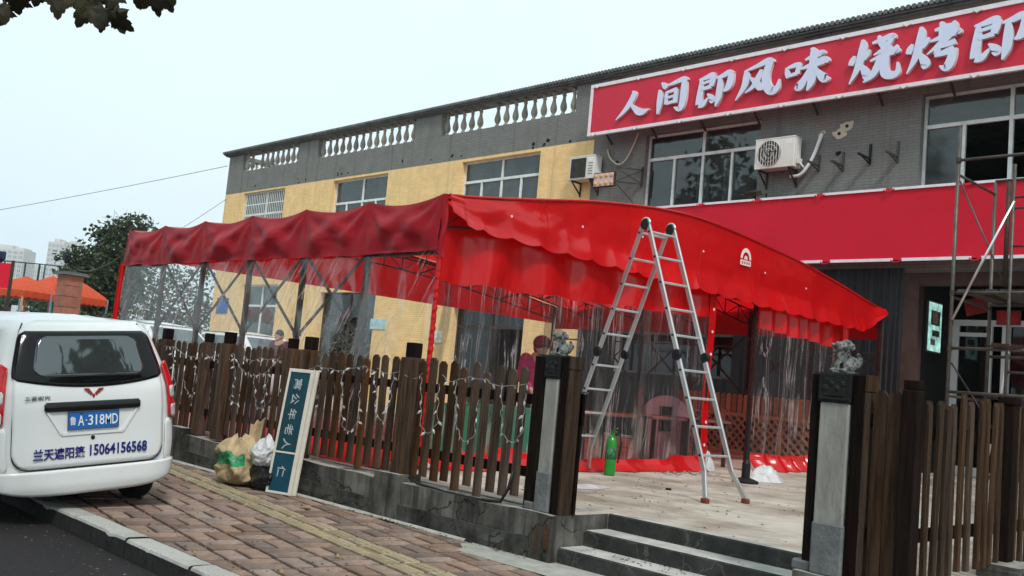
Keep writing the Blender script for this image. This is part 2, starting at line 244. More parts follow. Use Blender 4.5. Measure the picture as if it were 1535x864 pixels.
# ------------------------------------------------------------------ mesh builder
class MB:
    def __init__(s): s.v = []; s.f = []; s.mi = []; s.cur = 0
    def add(s, vs, fs):
        k = len(s.v); s.v += [tuple(v) for v in vs]
        for f in fs: s.f.append(tuple(k+i for i in f)); s.mi.append(s.cur)
        return s
    def box(s, x0, x1, y0, y1, z0, z1):
        return s.add([(x0, y0, z0), (x1, y0, z0), (x1, y1, z0), (x0, y1, z0), (x0, y0, z1), (x1, y0, z1), (x1, y1, z1), (x0, y1, z1)],
                     [(0, 3, 2, 1), (4, 5, 6, 7), (0, 1, 5, 4), (1, 2, 6, 5), (2, 3, 7, 6), (3, 0, 4, 7)])
    def boxc(s, c, size, rot=None):
        a, b, d = [q/2 for q in size]; rot = rot or Matrix.Identity(3); c = Vector(c)
        vs = [c + rot @ Vector(q) for q in ((-a, -b, -d), (a, -b, -d), (a, b, -d), (-a, b, -d), (-a, -b, d), (a, -b, d), (a, b, d), (-a, b, d))]
        return s.add(vs, [(0, 3, 2, 1), (4, 5, 6, 7), (0, 1, 5, 4), (1, 2, 6, 5), (2, 3, 7, 6), (3, 0, 4, 7)])
    def bar(s, p, q, wx, wy, up=(0, 0, 1)):
        p, q = Vector(p), Vector(q); d = (q-p); ln = d.length; d.normalize(); u = Vector(up)
        if abs(d.dot(u)) > .95: u = Vector((0, 1, 0)) if abs(d.y) < .9 else Vector((1, 0, 0))
        a = d.cross(u).normalized(); b = a.cross(d).normalized()
        return s.boxc((p+q)/2, (wx, ln, wy), Matrix((a, d, b)).transposed())
    def tube(s, pts, r, n=8, cap=True):
        pts = [Vector(p) for p in pts]; rs = r if isinstance(r, (list, tuple)) else [r]*len(pts); k = len(s.v); prev = None
        for i, p in enumerate(pts):
            d = (pts[min(i+1, len(pts)-1)]-pts[max(i-1, 0)]).normalized()
            if prev is None:
                a = d.cross(Vector((0, 0, 1)))
                if a.length < .05: a = d.cross(Vector((1, 0, 0)))
            else: a = prev - d*prev.dot(d)
            a.normalize(); prev = a; b = d.cross(a)
            for j in range(n):
                t = 2*math.pi*j/n; s.v.append(tuple(p + (a*math.cos(t)+b*math.sin(t))*rs[i]))
        for i in range(len(pts)-1):
            for j in range(n):
                s.f.append((k+i*n+j, k+i*n+(j+1) % n, k+(i+1)*n+(j+1) % n, k+(i+1)*n+j)); s.mi.append(s.cur)
        if cap:
            s.f.append(tuple(k+j for j in range(n))[::-1]); s.mi.append(s.cur)
            s.f.append(tuple(k+(len(pts)-1)*n+j for j in range(n))); s.mi.append(s.cur)
        return s
    def lathe(s, prof, c=(0, 0, 0), n=16, rot=None):
        c = Vector(c); rot = rot or Matrix.Identity(3); k = len(s.v)
        for r, z in prof:
            for j in range(n):
                t = 2*math.pi*j/n; s.v.append(tuple(c + rot @ Vector((r*math.cos(t), r*math.sin(t), z))))
        for i in range(len(prof)-1):
            for j in range(n): s.f.append((k+i*n+j, k+i*n+(j+1) % n, k+(i+1)*n+(j+1) % n, k+(i+1)*n+j)); s.mi.append(s.cur)
        s.f.append(tuple(k+j for j in range(n))[::-1]); s.f.append(tuple(k+(len(prof)-1)*n+j for j in range(n))); s.mi += [s.cur]*2
        return s
    def prism(s, poly, M, d, side=None):
        """poly: list of (u, v); M maps (u, v, w) to space; extruded from w=0 to w=d"""
        n = len(poly); k = len(s.v)
        for wv in (0, d):
            for u, v in poly: s.v.append(tuple(M @ Vector((u, v, wv))))
        s.f.append(tuple(range(k, k+n))[::-1]); s.mi.append(s.cur if side is None else side)
        s.f.append(tuple(range(k+n, k+2*n))); s.mi.append(s.cur)
        for i in range(n):
            j = (i+1) % n; s.f.append((k+i, k+j, k+n+j, k+n+i)); s.mi.append(s.cur if side is None else side)
        return s
    def grid(s, fn, nu, nv):
        k = len(s.v)
        for i in range(nu+1):
            for j in range(nv+1): s.v.append(tuple(fn(i/nu, j/nv)))
        for i in range(nu):
            for j in range(nv):
                a = k+i*(nv+1)+j; s.f.append((a, a+nv+1, a+nv+2, a+1)); s.mi.append(s.cur)
        return s
    def ball(s, c, r, sc3=(1, 1, 1), n=10, m=7, rot=None):
        c = Vector(c); rot = rot or Matrix.Identity(3); k = len(s.v); st = len(s.f)
        for i in range(1, m):
            p = math.pi*i/m
            for j in range(n):
                t = 2*math.pi*j/n; s.v.append(tuple(c + rot @ Vector((r*sc3[0]*math.sin(p)*math.cos(t), r*sc3[1]*math.sin(p)*math.sin(t), r*sc3[2]*math.cos(p)))))
        a = len(s.v); s.v.append(tuple(c+rot @ Vector((0, 0, r*sc3[2])))); s.v.append(tuple(c-rot @ Vector((0, 0, r*sc3[2]))))
        for i in range(m-2):
            for j in range(n): s.f.append((k+i*n+j, k+(i+1)*n+j, k+(i+1)*n+(j+1) % n, k+i*n+(j+1) % n))
        for j in range(n):
            s.f.append((a, k+j, k+(j+1) % n)); s.f.append((a+1, k+(m-2)*n+(j+1) % n, k+(m-2)*n+j))
        s.mi += [s.cur]*(len(s.f)-st)
        return s
    def limb(s, pts, rs, n=10):
        s.tube(pts, rs, n)
        for p, r in zip(pts, rs): s.ball(p, r*.99, n=n)
        return s
    def mesh(s, name, mats, off=(0, 0, 0), smooth=False):
        me = bpy.data.meshes.new(name); o = Vector(off)
        me.from_pydata([tuple(Vector(v)-o) for v in s.v], [], s.f)
        for m in (mats if isinstance(mats, (list, tuple)) else [mats]): me.materials.append(m)
        me.polygons.foreach_set('material_index', s.mi)
        if smooth: me.polygons.foreach_set('use_smooth', [True]*len(s.f))
        me.update(); return me
def worldloc(o):
    p = Vector((0, 0, 0))
    while o is not None: p += o.location; o = o.parent
    return p
def obj(name, mb, m, parent=None, smooth=False, local=False, loc=None, bevel=0, kind=None, label=None, cat=None, group=None):
    """link ONE mesh object; its vertices are in world space unless local"""
    if isinstance(mb, MB):
        base = loc if (loc is not None and not local) else Vector((0, 0, 0))
        off = (worldloc(parent) if parent is not None else Vector((0, 0, 0))) if not local else Vector((0, 0, 0))
        me = mb.mesh(name, m, off+Vector(base) if not local else (0, 0, 0), smooth)
        o = bpy.data.objects.new(name, me); COL.objects.link(o)
        if loc is not None: o.location = loc
    else:
        o = bpy.data.objects.new(name, mb); COL.objects.link(o)
        if loc is not None: o.location = loc
    if parent is not None: o.parent = parent
    if bevel:
        b = o.modifiers.new('bevel', 'BEVEL'); b.width = bevel; b.segments = 1; b.limit_method = 'ANGLE'
    if kind: o['kind'] = kind
    if label: o['label'] = label
    if cat: o['category'] = cat
    if group: o['group'] = group
    return o
def thing(name, label, cat, loc=(0, 0, 0), rotz=0, group=None, rot=None):
    o = bpy.data.objects.new(name, None); COL.objects.link(o); o.location = loc; o.rotation_euler = rot or (0, 0, rotz)
    o.empty_display_size = .2; o['label'] = label; o['category'] = cat
    if group: o['group'] = group
    return o
def dup(o, parent=None):
    c = o.copy(); COL.objects.link(c)
    if parent is not None: c.parent = parent
    for ch in list(o.children): dup(ch, c)
    return c
def applied(o):
    """bake an object's modifiers into its mesh"""
    dg = bpy.context.evaluated_depsgraph_get(); me = bpy.data.meshes.new_from_object(o.evaluated_get(dg))
    old = o.data; o.modifiers.clear(); o.data = me
    return o
def text_mesh(body, m, height=None, width=None, depth=.004, bold=0.0, shear=0, name='lettering', sx=1.0):
    c = bpy.data.curves.new(name, 'FONT'); c.body = body; c.extrude = depth/2; c.offset = bold; c.shear = shear; c.resolution_u = 3
    o = bpy.data.objects.new(name, c); COL.objects.link(o)
    dg = bpy.context.evaluated_depsgraph_get(); me = bpy.data.meshes.new_from_object(o.evaluated_get(dg)); COL.objects.unlink(o)
    xs = [v.co.x for v in me.vertices]; ys = [v.co.y for v in me.vertices]; x0, x1, y0, y1 = min(xs), max(xs), min(ys), max(ys)
    ky = height/(y1-y0) if height else None; kx = width/(x1-x0) if width else ky*sx
    if ky is None: ky = kx
    for v in me.vertices: v.co.x = (v.co.x-(x0+x1)/2)*kx; v.co.y = (v.co.y-(y0+y1)/2)*ky
    me.materials.clear(); me.materials.append(m); me.name = name
    return me
def fbm(x, y, z=0.0, s=1.0): return noise.fractal(Vector((x*s, y*s, z*s)), 1.0, 2.0, 4)
# ================================================================== SETTING
TZ = .375                                     # terrace level; pavement is 0, road -.14
YB = 18.8                                     # front wall of the building
g = MB(); g.grid(lambda u, v: (-800+1000*u, -200+900*v, -.165), 4, 4)
GRND = mat('earth_ground', (.20, .185, .16), .95, var=.3, nscale=.3)
obj('ground', g, GRND, kind='structure')
g = MB(); g.box(-300, 60, -7.5, 3.15, -.30, -.14); obj('road', g, ASPH, kind='structure')
# pavement: dark joints below, bricks and tiles laid on it one by one
g = MB(); g.box(-120, 30, 3.34, 5.84, -.3, -.036)
pav = obj('pavement', g, GROUT, kind='structure')
S = .345; ANG = R(-8); CA, SA = math.cos(ANG), math.sin(ANG); GX, GYY = .030, .040
Y0K, Y1K = 3.352, 5.80
def toW(u, v): return (-7.2+u*CA-v*SA, 4.0+u*SA+v*CA)
def clip(poly, y, keep_above):
    o_ = []
    for k in range(len(poly)):
        a, b = poly[k], poly[(k+1) % len(poly)]; ia, ib = (a[1] >= y) == keep_above, (b[1] >= y) == keep_above
        if ia: o_.append(a)
        if ia != ib: t = (y-a[1])/(b[1]-a[1]); o_.append((a[0]+(b[0]-a[0])*t, y))
    return o_
def poly_brick(poly, cx, cy, ch=.005, h=.06, ribs=None):
    """a paver from its outline, chamfered; outline in world, mesh round (cx, cy)"""
    b = MB(); n = len(poly); P_ = [(x-cx, y-cy) for x, y in poly]; mx_ = sum(p[0] for p in P_)/n; my_ = sum(p[1] for p in P_)/n
    ins = []
    for x, y in P_: d = math.hypot(x-mx_, y-my_) or 1; k = max(.2, 1-ch*1.4/d); ins.append((mx_+(x-mx_)*k, my_+(y-my_)*k))
    b.v = [(x, y, -h) for x, y in P_]+[(x, y, -ch) for x, y in P_]+[(x, y, 0) for x, y in ins]
    b.f = [tuple(range(2*n, 3*n))]
    for k in range(n): q = (k+1) % n; b.f += [(k, q, n+q, n+k), (n+k, n+q, 2*n+q, 2*n+k)]
    b.mi = [0]*len(b.f); return b
def unit(u0, u1, v0, v1): return [(u0, v0), (u1, v0), (u1, v1), (u0, v1)]
def rotp(p): return [(x*CA-y*SA, x*SA+y*CA) for x, y in p]
m_long = poly_brick(rotp(unit(-S/2+GX/2, S/2-GX/2, -S/4+GX/2, S/4-GYY/2)), 0, 0); m_tall = poly_brick(rotp(unit(-S/4+GX/2, S/4-GX/2, -S/2+GYY/2, S/2-GYY/2)), 0, 0)
m_tile = poly_brick(rotp(unit(-S/2+GX/2, S/2-GX/2, -S/4+GX/2, S/4-GX/2)), 0, 0)
for k in range(3):
    y = -S/4+S/2*(k+.5)/3
    q0 = rotp(unit(-S/2+.025, S/2-.025, y-.014, y+.014)); q1 = rotp(unit(-S/2+.030, S/2-.030, y-.008, y+.008)); m_tile.add([(a, b_, .0003) for a, b_ in q0]+[(a, b_, .0055) for a, b_ in q1], [(4, 5, 6, 7), (0, 1, 5, 4), (1, 2, 6, 5), (2, 3, 7, 6), (3, 0, 4, 7)])
me_kind = {'long': m_long.mesh('brick', BRICK), 'tall': m_tall.mesh('brick', BRICK), 'tile': m_tile.mesh('tactile_tile', TACT)}
mb_kind = {'long': m_long, 'tall': m_tall, 'tile': m_tile}
def seen(x, y):
    d = Vector((x, y, 0))-EYE; f = d.dot(FW)
    return (CX+FPX*d.dot(RT)/f, CY-FPX*d.dot(UP)/f) if f > 1 else None
def vis(x, y):
    q = seen(x, y); return q is not None and -30 < q[0] < 1560 and q[1] < 890 and not (x < -8.3 and y < 4.3)
units = []
for i_ in range(-34, 24):
    for j_ in range(-8, 9):
        u, v = (i_+.5)*S, (j_+.5)*S
        if j_ == 2:
            for dv in (-S/4, S/4): units.append(('tile', u+(.5*S if dv > 0 else 0)*0, v+dv, unit(u-S/2+GX/2, u+S/2-GX/2, v+dv-S/4+GX/2, v+dv+S/4-GX/2)))
        elif (i_+j_) % 2:
            for dv in (-S/4, S/4): units.append(('long', u, v+dv, unit(u-S/2+GX/2, u+S/2-GX/2, v+dv-S/4+GX/2, v+dv+S/4-(GYY/2 if dv > 0 else GX/2))))
        else:
            for du in (-S/4, S/4): units.append(('tall', u+du, v, unit(u+du-S/4+GX/2, u+du+S/4-GX/2, v-S/2+GYY/2, v+S/2-GYY/2)))
near, rest = {'brick': [], 'tile': []}, []
for kd, u, v, poly in units:
    cx_, cy_ = toW(u, v); pw = [toW(a, b) for a, b in poly]; lo_, hi_ = min(p[1] for p in pw), max(p[1] for p in pw)
    if hi_ < Y0K+.03 or lo_ > Y1K-.03 or cx_ < -19 or cx_ > 2: continue
    apron = cx_ > -6.15 and cy_ > 5.50
    if apron: continue
    cut = lo_ < Y0K or hi_ > Y1K
    if cut: pw = clip(clip(pw, Y0K, True), Y1K, False)
    if len(pw) < 3: continue
    (near['tile' if kd == 'tile' else 'brick'] if vis(cx_, cy_) else rest).append((kd, cx_, cy_, pw if cut else None))
for key, lim in (('brick', 296), ('tile', 120)):
    near[key].sort(key=lambda q: (q[1]+4.3)**2+(q[2]-3.6)**2); rest += near[key][lim:]; near[key] = near[key][:lim]
def brick_of(q): return mb_kind[q[0]] if q[3] is None else poly_brick(q[3], q[1], q[2])
fld = {'brick_field': MB(), 'tile_field': MB()}
for q in rest:
    b = brick_of(q); dz = rnd.uniform(-.004, .004); fld['tile_field' if q[0] == 'tile' else 'brick_field'].add([(v[0]+q[1], v[1]+q[2], v[2]+dz) for v in b.v], b.f)
for nm, b in fld.items(): obj(nm, b, TACT if nm[0] == 't' else BRICK, pav, kind='stuff')
for q in near['brick']+near['tile']:
    nm = 'tactile_tile' if q[0] == 'tile' else 'brick'
    o = obj(nm, me_kind[q[0]] if q[3] is None else brick_of(q).mesh(nm, TACT if q[0] == 'tile' else BRICK), None, pav, loc=(q[1], q[2], rnd.uniform(-.004, .003))); o.rotation_euler = (rnd.uniform(-.008, .008), rnd.uniform(-.008, .008), rnd.uniform(-.008, .008))
# kerb stones
kerb = MB(); kerb.box(-120, 30, 3.19, 3.33, -.3, -.03)
kerb = obj('kerb', kerb, GROUT, kind='structure')
def kerb_mesh(sd):
    b = MB()
    def F(x, y, z): n_ = .006*fbm(x*3+sd, y*6, z*6, 2.2); c_ = max(0, fbm(x*2.4, sd, 3, 1.8)-.35)*.03; return Vector((x, y-(n_+c_ if y < 0 and z > .04 else n_*.4), z-(c_ if y < 0 and z > .1 else 0)+n_*.5))
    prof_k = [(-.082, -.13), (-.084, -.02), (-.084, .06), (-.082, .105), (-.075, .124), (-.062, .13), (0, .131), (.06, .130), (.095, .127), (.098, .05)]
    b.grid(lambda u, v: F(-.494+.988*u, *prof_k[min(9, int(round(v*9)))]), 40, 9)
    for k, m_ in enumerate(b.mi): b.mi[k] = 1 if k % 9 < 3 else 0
    b.cur = 1
    for e_ in (-.494, .494): b.add([(e_, y, z) for y, z in prof_k], [tuple(range(10))])
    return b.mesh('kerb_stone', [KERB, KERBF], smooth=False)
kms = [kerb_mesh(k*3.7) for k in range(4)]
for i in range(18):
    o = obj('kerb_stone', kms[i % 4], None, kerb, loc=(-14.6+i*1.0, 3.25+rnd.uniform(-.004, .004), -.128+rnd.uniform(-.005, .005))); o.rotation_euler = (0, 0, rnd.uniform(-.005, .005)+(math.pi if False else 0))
# apron
g = MB(); g.grid(lambda u, v: ((-6.35+.12*math.sin(9*v)*v+.35*(1-v))*(1-u)+u*6, 5.43+.5*v, .003+.012*u*(1-u)), 20, 4); obj('apron', g, APRON, kind='structure')
g = MB(); g.grid(lambda u, v: (-13+6.7*u, 5.80-.045*(1-v)*(.6+.8*abs(fbm(u*20, 0))), .004+.02*v), 60, 2); obj('mortar_edge', g, APRON, kind='structure')
# terrace and steps
g = MB(); g.box(-60, 12, 6.085, YB, -.1, TZ); terr = MB()
terr.box(-36.9, -5.33, 6.10, YB+3, .1, TZ); terr.box(-5.33, -3.22, 6.50, YB+3, .1, TZ); terr.box(-3.22, 12, 5.86, YB+3, .1, TZ)
obj('terrace', terr, CONC, kind='structure')
g = MB(); g.box(-120, -36.9, 5.84, 40, -.3, .06); obj('yard', g, ASPH, kind='structure')
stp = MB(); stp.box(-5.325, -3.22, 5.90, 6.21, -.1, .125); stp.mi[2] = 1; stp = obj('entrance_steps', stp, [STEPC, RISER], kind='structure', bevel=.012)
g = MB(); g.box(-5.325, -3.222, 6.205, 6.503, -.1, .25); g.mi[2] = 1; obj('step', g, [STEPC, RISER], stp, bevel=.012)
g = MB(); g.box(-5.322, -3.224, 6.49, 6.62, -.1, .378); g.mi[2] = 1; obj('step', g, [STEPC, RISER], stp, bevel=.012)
# low wall under the fence
lw = thing('low_wall', 'low stained concrete wall carrying the dark picket fence along the pavement', 'wall', (-10.5, 5.95, 0))
def rough_box(x0, x1, y0, y1, z0, z1, n=1, amp=.006):
    b = MB(); sx = max(2, int((x1-x0)/.12))
    def tz(x): return z1+amp*1.5*fbm(x, y0, 3, 1.7)
    b.grid(lambda u, v: (x0+(x1-x0)*u, y0+amp*fbm(x0+(x1-x0)*u, v, 1, 3), z0+(tz(x0+(x1-x0)*u)-z0)*v), sx, 5)
    b.cur = 1; b.grid(lambda u, v: (x0+(x1-x0)*u, y0+amp*fbm(x0+(x1-x0)*u, 1, 1, 3)*(1-v)+(y1-y0)*v, tz(x0+(x1-x0)*u)), sx, 2); b.cur = 0
    b.add([(x1, y0, z0), (x1, y1, z0), (x1, y1, z1), (x1, y0, z1), (x0, y0, z0), (x0, y1, z0), (x0, y1, z1), (x0, y0, z1)], [(0, 1, 2, 3), (4, 7, 6, 5)])
    b.add([(x0, y1, z0), (x1, y1, z0), (x1, y1, z1), (x0, y1, z1)], [(0, 3, 2, 1)])
    return b
xs = [-17.2, -14.6, -12.15, -9.75, -8.32, -7.62, -5.62]
for a, b in zip(xs[:-1], xs[1:]): obj('wall_section', rough_box(a+.004, b-.004, 5.83+rnd.uniform(-.006, .006), 6.098, -.1, .355+rnd.uniform(-.012, .012), amp=.012), [WALLC, WTOP], lw); obj('base_course', rough_box(a+.05, b+.045, 5.815+rnd.uniform(-.005, .005), 5.90, -.1, .165+rnd.uniform(-.02, .02), amp=.010), [WALLB, WALLB], lw)
obj('wall_end', rough_box(-5.62, -5.328, 5.815, 6.60, -.1, .372), [WALLC, WTOP], lw)
for xr_, wr_, hr_ in ((-5.55, .07, .27), (-5.47, .07, .26), (-5.375, .06, .20)):
    g = MB(); g.grid(lambda u, v: (xr_+wr_*(u-.5)*(.5+.8*v)+.012*fbm(v*3, xr_*9), 5.806-.004*fbm(u, v*4), .30-(.30-.30+hr_)*v), 3, 8); obj('rust_stain', g, RUST, lw)
for x in (-11.95, -7.5): obj('pier', rough_box(x-.19, x+.19, 5.80, 6.07, -.05, .435), [WALLC, WTOP], lw)
lw2 = thing('low_wall', 'low concrete footing under the right-hand gate pillar and fence corner', 'wall', (-2.6, 5.95, 0))
obj('footing', rough_box(-3.22, -2.3, 5.815, 6.30, -.1, .372), [WALLC, WTOP], lw2)
obj('post_block', rough_box(-2.58, -2.30, 7.15, 7.55, TZ, .47), [WALLC, WTOP], lw2)
# ================================================================== BUILDING
bld = thing('restaurant_building', 'two-storey grey and yellow painted brick restaurant building with roof balustrade', 'building', (-17, YB, 0))
def panel(mb, x0, x1, z0, z1, Y, holes, depth=.2):
    xs = sorted({x0, x1, *[h[0] for h in holes], *[h[1] for h in holes]}); zs = sorted({z0, z1, *[h[2] for h in holes], *[h[3] for h in holes]})
    xs = [x for x in xs if x0 <= x <= x1]; zs = [z for z in zs if z0 <= z <= z1]
    for a, b in zip(xs[:-1], xs[1:]):
        for c, d in zip(zs[:-1], zs[1:]):
            mx_, mz_ = (a+b)/2, (c+d)/2
            if any(h[0] < mx_ < h[1] and h[2] < mz_ < h[3] for h in holes): continue
            mb.add([(a, Y, c), (b, Y, c), (b, Y, d), (a, Y, d)], [(0, 1, 2, 3)])
    for a, b, c, d in holes:
        mb.add([(a, Y, c), (a, Y, d), (a, Y+depth, d), (a, Y+depth, c)], [(0, 1, 2, 3)]); mb.add([(b, Y, c), (b, Y, d), (b, Y+depth, d), (b, Y+depth, c)], [(3, 2, 1, 0)])
        if d < z1-.001 or True: mb.add([(a, Y, d), (b, Y, d), (b, Y+depth, d), (a, Y+depth, d)], [(0, 1, 2, 3)])
        mb.add([(a, Y, c), (b, Y, c), (b, Y+depth, c), (a, Y+depth, c)], [(3, 2, 1, 0)])
ZB = 7.95
W0, W1, W2, W3, W4 = (-35.4, -32.3, 5.9, 7.89), (-29.05, -25.87, 5.9, 7.87), (-22.16, -18.86, 5.9, 7.86), (-15.16, -11.88, 5.85, 7.86), (-8.22, -4.92, 5.85, 7.86)
LO = [(-34.6, -32.0, 1.3, 4.2), (-29.1, -25.85, .38, 3.9), (-21.9, -18.92, .38, 3.45)]
y_ = MB(); panel(y_, -36.95, -16.9, 0, ZB, YB, [W0, W1, W2]+LO); obj('wall', y_, YELB, bld)
g = MB()
openings = [(-35.8, -31.6), (-30.32, -24.66), (-23.37, -17.68), (-16.3, -10.9), (-9.6, -4.0), (-2.8, 2.8)]
panel(g, -36.95, 8, ZB, 9.55, YB, [(a, b, 8.81, 9.549) for a, b in openings], .24)
LG = [(-15.6, -12.2, 1.9, 3.35), (-8.08, -2.6, .38, 4.25)]
panel(g, -16.9, 8, 0, ZB, YB, [W3, W4]+LG); obj('wall', g, GREYB, bld)
g = MB(); g.add([(-36.95, YB, 0), (-36.95, 31, 0), (-36.95, 31, 8.8), (-36.95, YB, 8.8)], [(0, 3, 2, 1)]); g.box(7.8, 8, YB+.01, 31, 0, 9.5); g.box(-36.95, 8, 30.9, 31.1, 0, 9.5)
obj('side_wall', g, YELB, bld)
g = MB(); g.box(-36.9, 7.9, YB+.25, 30.9, 8.3, 8.5); obj('roof', g, CONC, bld)
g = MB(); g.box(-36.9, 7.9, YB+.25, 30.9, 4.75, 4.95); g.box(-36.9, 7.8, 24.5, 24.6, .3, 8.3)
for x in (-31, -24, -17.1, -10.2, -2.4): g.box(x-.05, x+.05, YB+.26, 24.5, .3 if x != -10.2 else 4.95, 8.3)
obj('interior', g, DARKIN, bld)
# cornice: slab with a ridged tile edge
ROOFT = mat('grey_roof_tile', (.13, .135, .135), .8, var=.3, nscale=4, rand=.15)
g = MB(); g.box(-37.15, 8.2, YB-.10, YB+.40, 9.552, 9.60); g.box(-37.2, 8.2, YB-.16, YB+.42, 9.60, 9.64)
x = -37.2
while x < 8.2: g.tube([(x, YB-.20, 9.69), (x, YB+.05, 9.70)], .055, 6); x += .118
g.box(-37.2, 8.2, YB-.12, YB+.4, 9.64, 9.74)
obj('cornice', g, ROOFT, bld)
g = MB(); g.box(-37.05, -36.8, YB+.45, 30.9, 9.55, 9.70); obj('cornice', g, ROOFT, bld)
# balusters, one by one
prof = [(.075, 0), (.075, .05), (.05, .07), (.045, .11), (.085, .17), (.098, .25), (.085, .33), (.055, .43), (.042, .52), (.05, .56), (.068, .58), (.05, .60), (.05, .64), (.072, .67), (.072, .735)]
BALU = mat('baluster_cement', (.30, .275, .235), .9, var=.35, nscale=6, dirt=(.06, .05, .045), dirt_scale=3, dirt_amt=.8, rand=.25)
b = MB(); b.lathe(prof, n=10); bme = b.mesh('baluster', BALU, smooth=True)
bo = worldloc(bld)
def baluster(x, y, z):
    o = obj('baluster', bme, None, bld, loc=Vector((x, y, z))-bo); o.rotation_euler = (0, 0, rnd.uniform(0, 3))
for k, (a, b_) in enumerate(openings[:3]):
    n = (11, 14, 15)[k]
    for i in range(n):
        if (k, i) in ((2, 5), (0, 2)): continue
        baluster(a+(b_-a)*(i+.5)/n, YB+.12, 8.812)
for i in range(14): baluster(-36.9, YB+.8+i*.42, 8.812)
# windows
def window(x0, x1, z0, z1, transom=None, mull=(), low_mull=(), pane=GLASS, rec=.14, missing=(), fw=.055, frame=ALUW, curtain=()):
    Y = YB+rec; f = MB(); zt = transom
    f.box(x0, x0+fw, Y, Y+.07, z0, z1); f.box(x1-fw, x1, Y, Y+.07, z0, z1); f.box(x0+fw, x1-fw, Y+.001, Y+.069, z1-fw, z1); f.box(x0+fw, x1-fw, Y+.001, Y+.069, z0, z0+fw)
    cells = []
    xs_ = [x0+fw]+list(mull)+[x1-fw]
    for m_ in mull: f.box(m_-fw*.65, m_+fw*.65, Y-.004, Y+.066, z0+fw, z1-fw)
    if zt:
        for a, b in zip(xs_[:-1], xs_[1:]):
            f.box(a, b, Y-.008, Y+.062, zt-fw*.7, zt+fw*.7); cells.append((a, b, zt, z1-fw, 0))
        for m_ in low_mull: f.box(m_-fw*.55, m_+fw*.55, Y-.012, Y+.05, z0+fw, zt-fw*.7)
    zl = zt or z1-fw
    lx = sorted(xs_+list(low_mull)); cells += [(a, b, z0+fw, zl, 1+i) for i, (a, b) in enumerate(zip(lx[:-1], lx[1:]))]
    w_ = obj('window', f, frame, bld)
    for a, b, c, d, i in cells:
        if i in missing: continue
        p = MB(); t = rnd.uniform(-.006, .006); p.add([(a, Y+.035, c), (b, Y+.035+t, c), (b, Y+.035+t, d), (a, Y+.035, d)], [(0, 1, 2, 3)])
        obj('pane', p, pane, w_)
    for a, b in curtain:
        p = MB(); p.grid(lambda u, v: (a+(b-a)*u, Y+.35+.05*math.sin(u*(b-a)*38+2*math.sin(v*2)), z0+(z1-z0)*v), int((b-a)*50), 6); obj('curtain', p, CURT, w_, smooth=True)
    return w_
w0 = window(*W0, transom=7.0, mull=(-33.8,), pane=GLASS2, rec=.12)
g = MB()
for i in range(23): x = W0[0]+.07+i*.1345; g.tube([(x, YB+.06, W0[2]), (x, YB+.06, W0[3])], .013, 6)
for z in (6.2, 6.98, 7.4): g.box(W0[0], W0[1], YB+.072, YB+.083, z-.018, z+.018)
obj('window_bars', g, ALUW, w0)
window(*W1, transom=7.05, mull=(-27.4,), low_mull=(-28.3, -26.6), curtain=((-27.0, -26.2),))
window(*W2, transom=7.24, mull=(-20.5,), low_mull=(-21.35, -19.68), pane=GLASS2)
window(*W3, transom=7.24, mull=(-13.5,), low_mull=(-14.33, -12.68), curtain=((-13.9, -13.5), (-13.15, -12.75)))
window(*W4, transom=7.22, mull=(-6.57,), low_mull=(-7.43, -5.7), pane=GLASS2, missing=(2, 3), rec=.16)
# ground-floor openings seen through the tent
d1 = window(*LO[0], transom=3.4, mull=(-33.3,), curtain=((-33.2, -32.1),))
d2 = window(*LO[1], transom=3.1, mull=(-27.5,), low_mull=(-28.3, -26.6), rec=.18, frame=STEEL, missing=(2, 3), pane=GLASSD)
d3 = window(*LO[2], transom=2.9, mull=(-20.4,), rec=.18, frame=STEEL, missing=(2,), pane=GLASSD)
window(*LG[0], transom=2.9, mull=(-14.5, -13.3), rec=.15, pane=GLASSD, frame=GALV)
# entrance recess
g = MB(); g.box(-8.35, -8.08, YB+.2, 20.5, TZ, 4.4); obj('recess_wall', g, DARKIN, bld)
COLU = mat('brown_column', (.065, .036, .030), .6, var=.3, nscale=5)
g = MB(); g.box(-8.36, -8.06, YB-.05, YB+.19, TZ, 4.25); g.box(-8.06, -2.6, YB-.04, YB+.15, 4.0, 4.25); obj('door_surround', g, COLU, bld)
CORR = mat('dark_streaked_panel', (.022, .022, .025), .42, metal=.3, var=.75, nscale=2.2, stretch=(7, 7, .22), detail=8)
g = MB(); g.grid(lambda u, v: (-11.35+2.98*u, YB-.05+(.014 if int(u*96) % 4 < 2 else 0), TZ+v*(4.35-TZ)), 96, 1); obj('metal_cladding_and_shade', g, CORR, bld)
g = MB(); panel(g, -16.86, -11.36, TZ, 4.35, YB-.035, [(-15.6, -12.2, 1.9, 3.35)], .03); obj('metal_cladding_and_shade', g, CORR, bld)  # dark sheet added on the grey wall, painting in the shadow behind the tent
DOORW = mat('door_frame_white', (.75, .75, .76), .4, var=.04)
dr = MB(); Y = 20.5
dr.box(-8.06, -2.6, Y-.02, Y+.06, 3.40, 3.52)
for x, wd in ((-8.0, .13), (-7.32, .07), (-7.02, .15), (-5.4, .1), (-4.0, .1)): dr.box(x-wd/2, x+wd/2, Y-.03, Y+.05, TZ, 3.40)
dr.box(-7.93, -7.36, Y-.025, Y+.045, 3.18, 3.26); dr.box(-7.93, -7.36, Y-.025, Y+.045, TZ, .55)
door = obj('entrance_door', dr, DOORW, bld)
for a, b in ((-7.93, -7.36), (-6.9, -5.45), (-5.35, -4.05)):
    g = MB(); g.add([(a, Y+.01, TZ), (b, Y+.01, TZ), (b, Y+.01, 3.4), (a, Y+.01, 3.4)], [(0, 1, 2, 3)]); obj('door_pane', g, GLASSD, door)
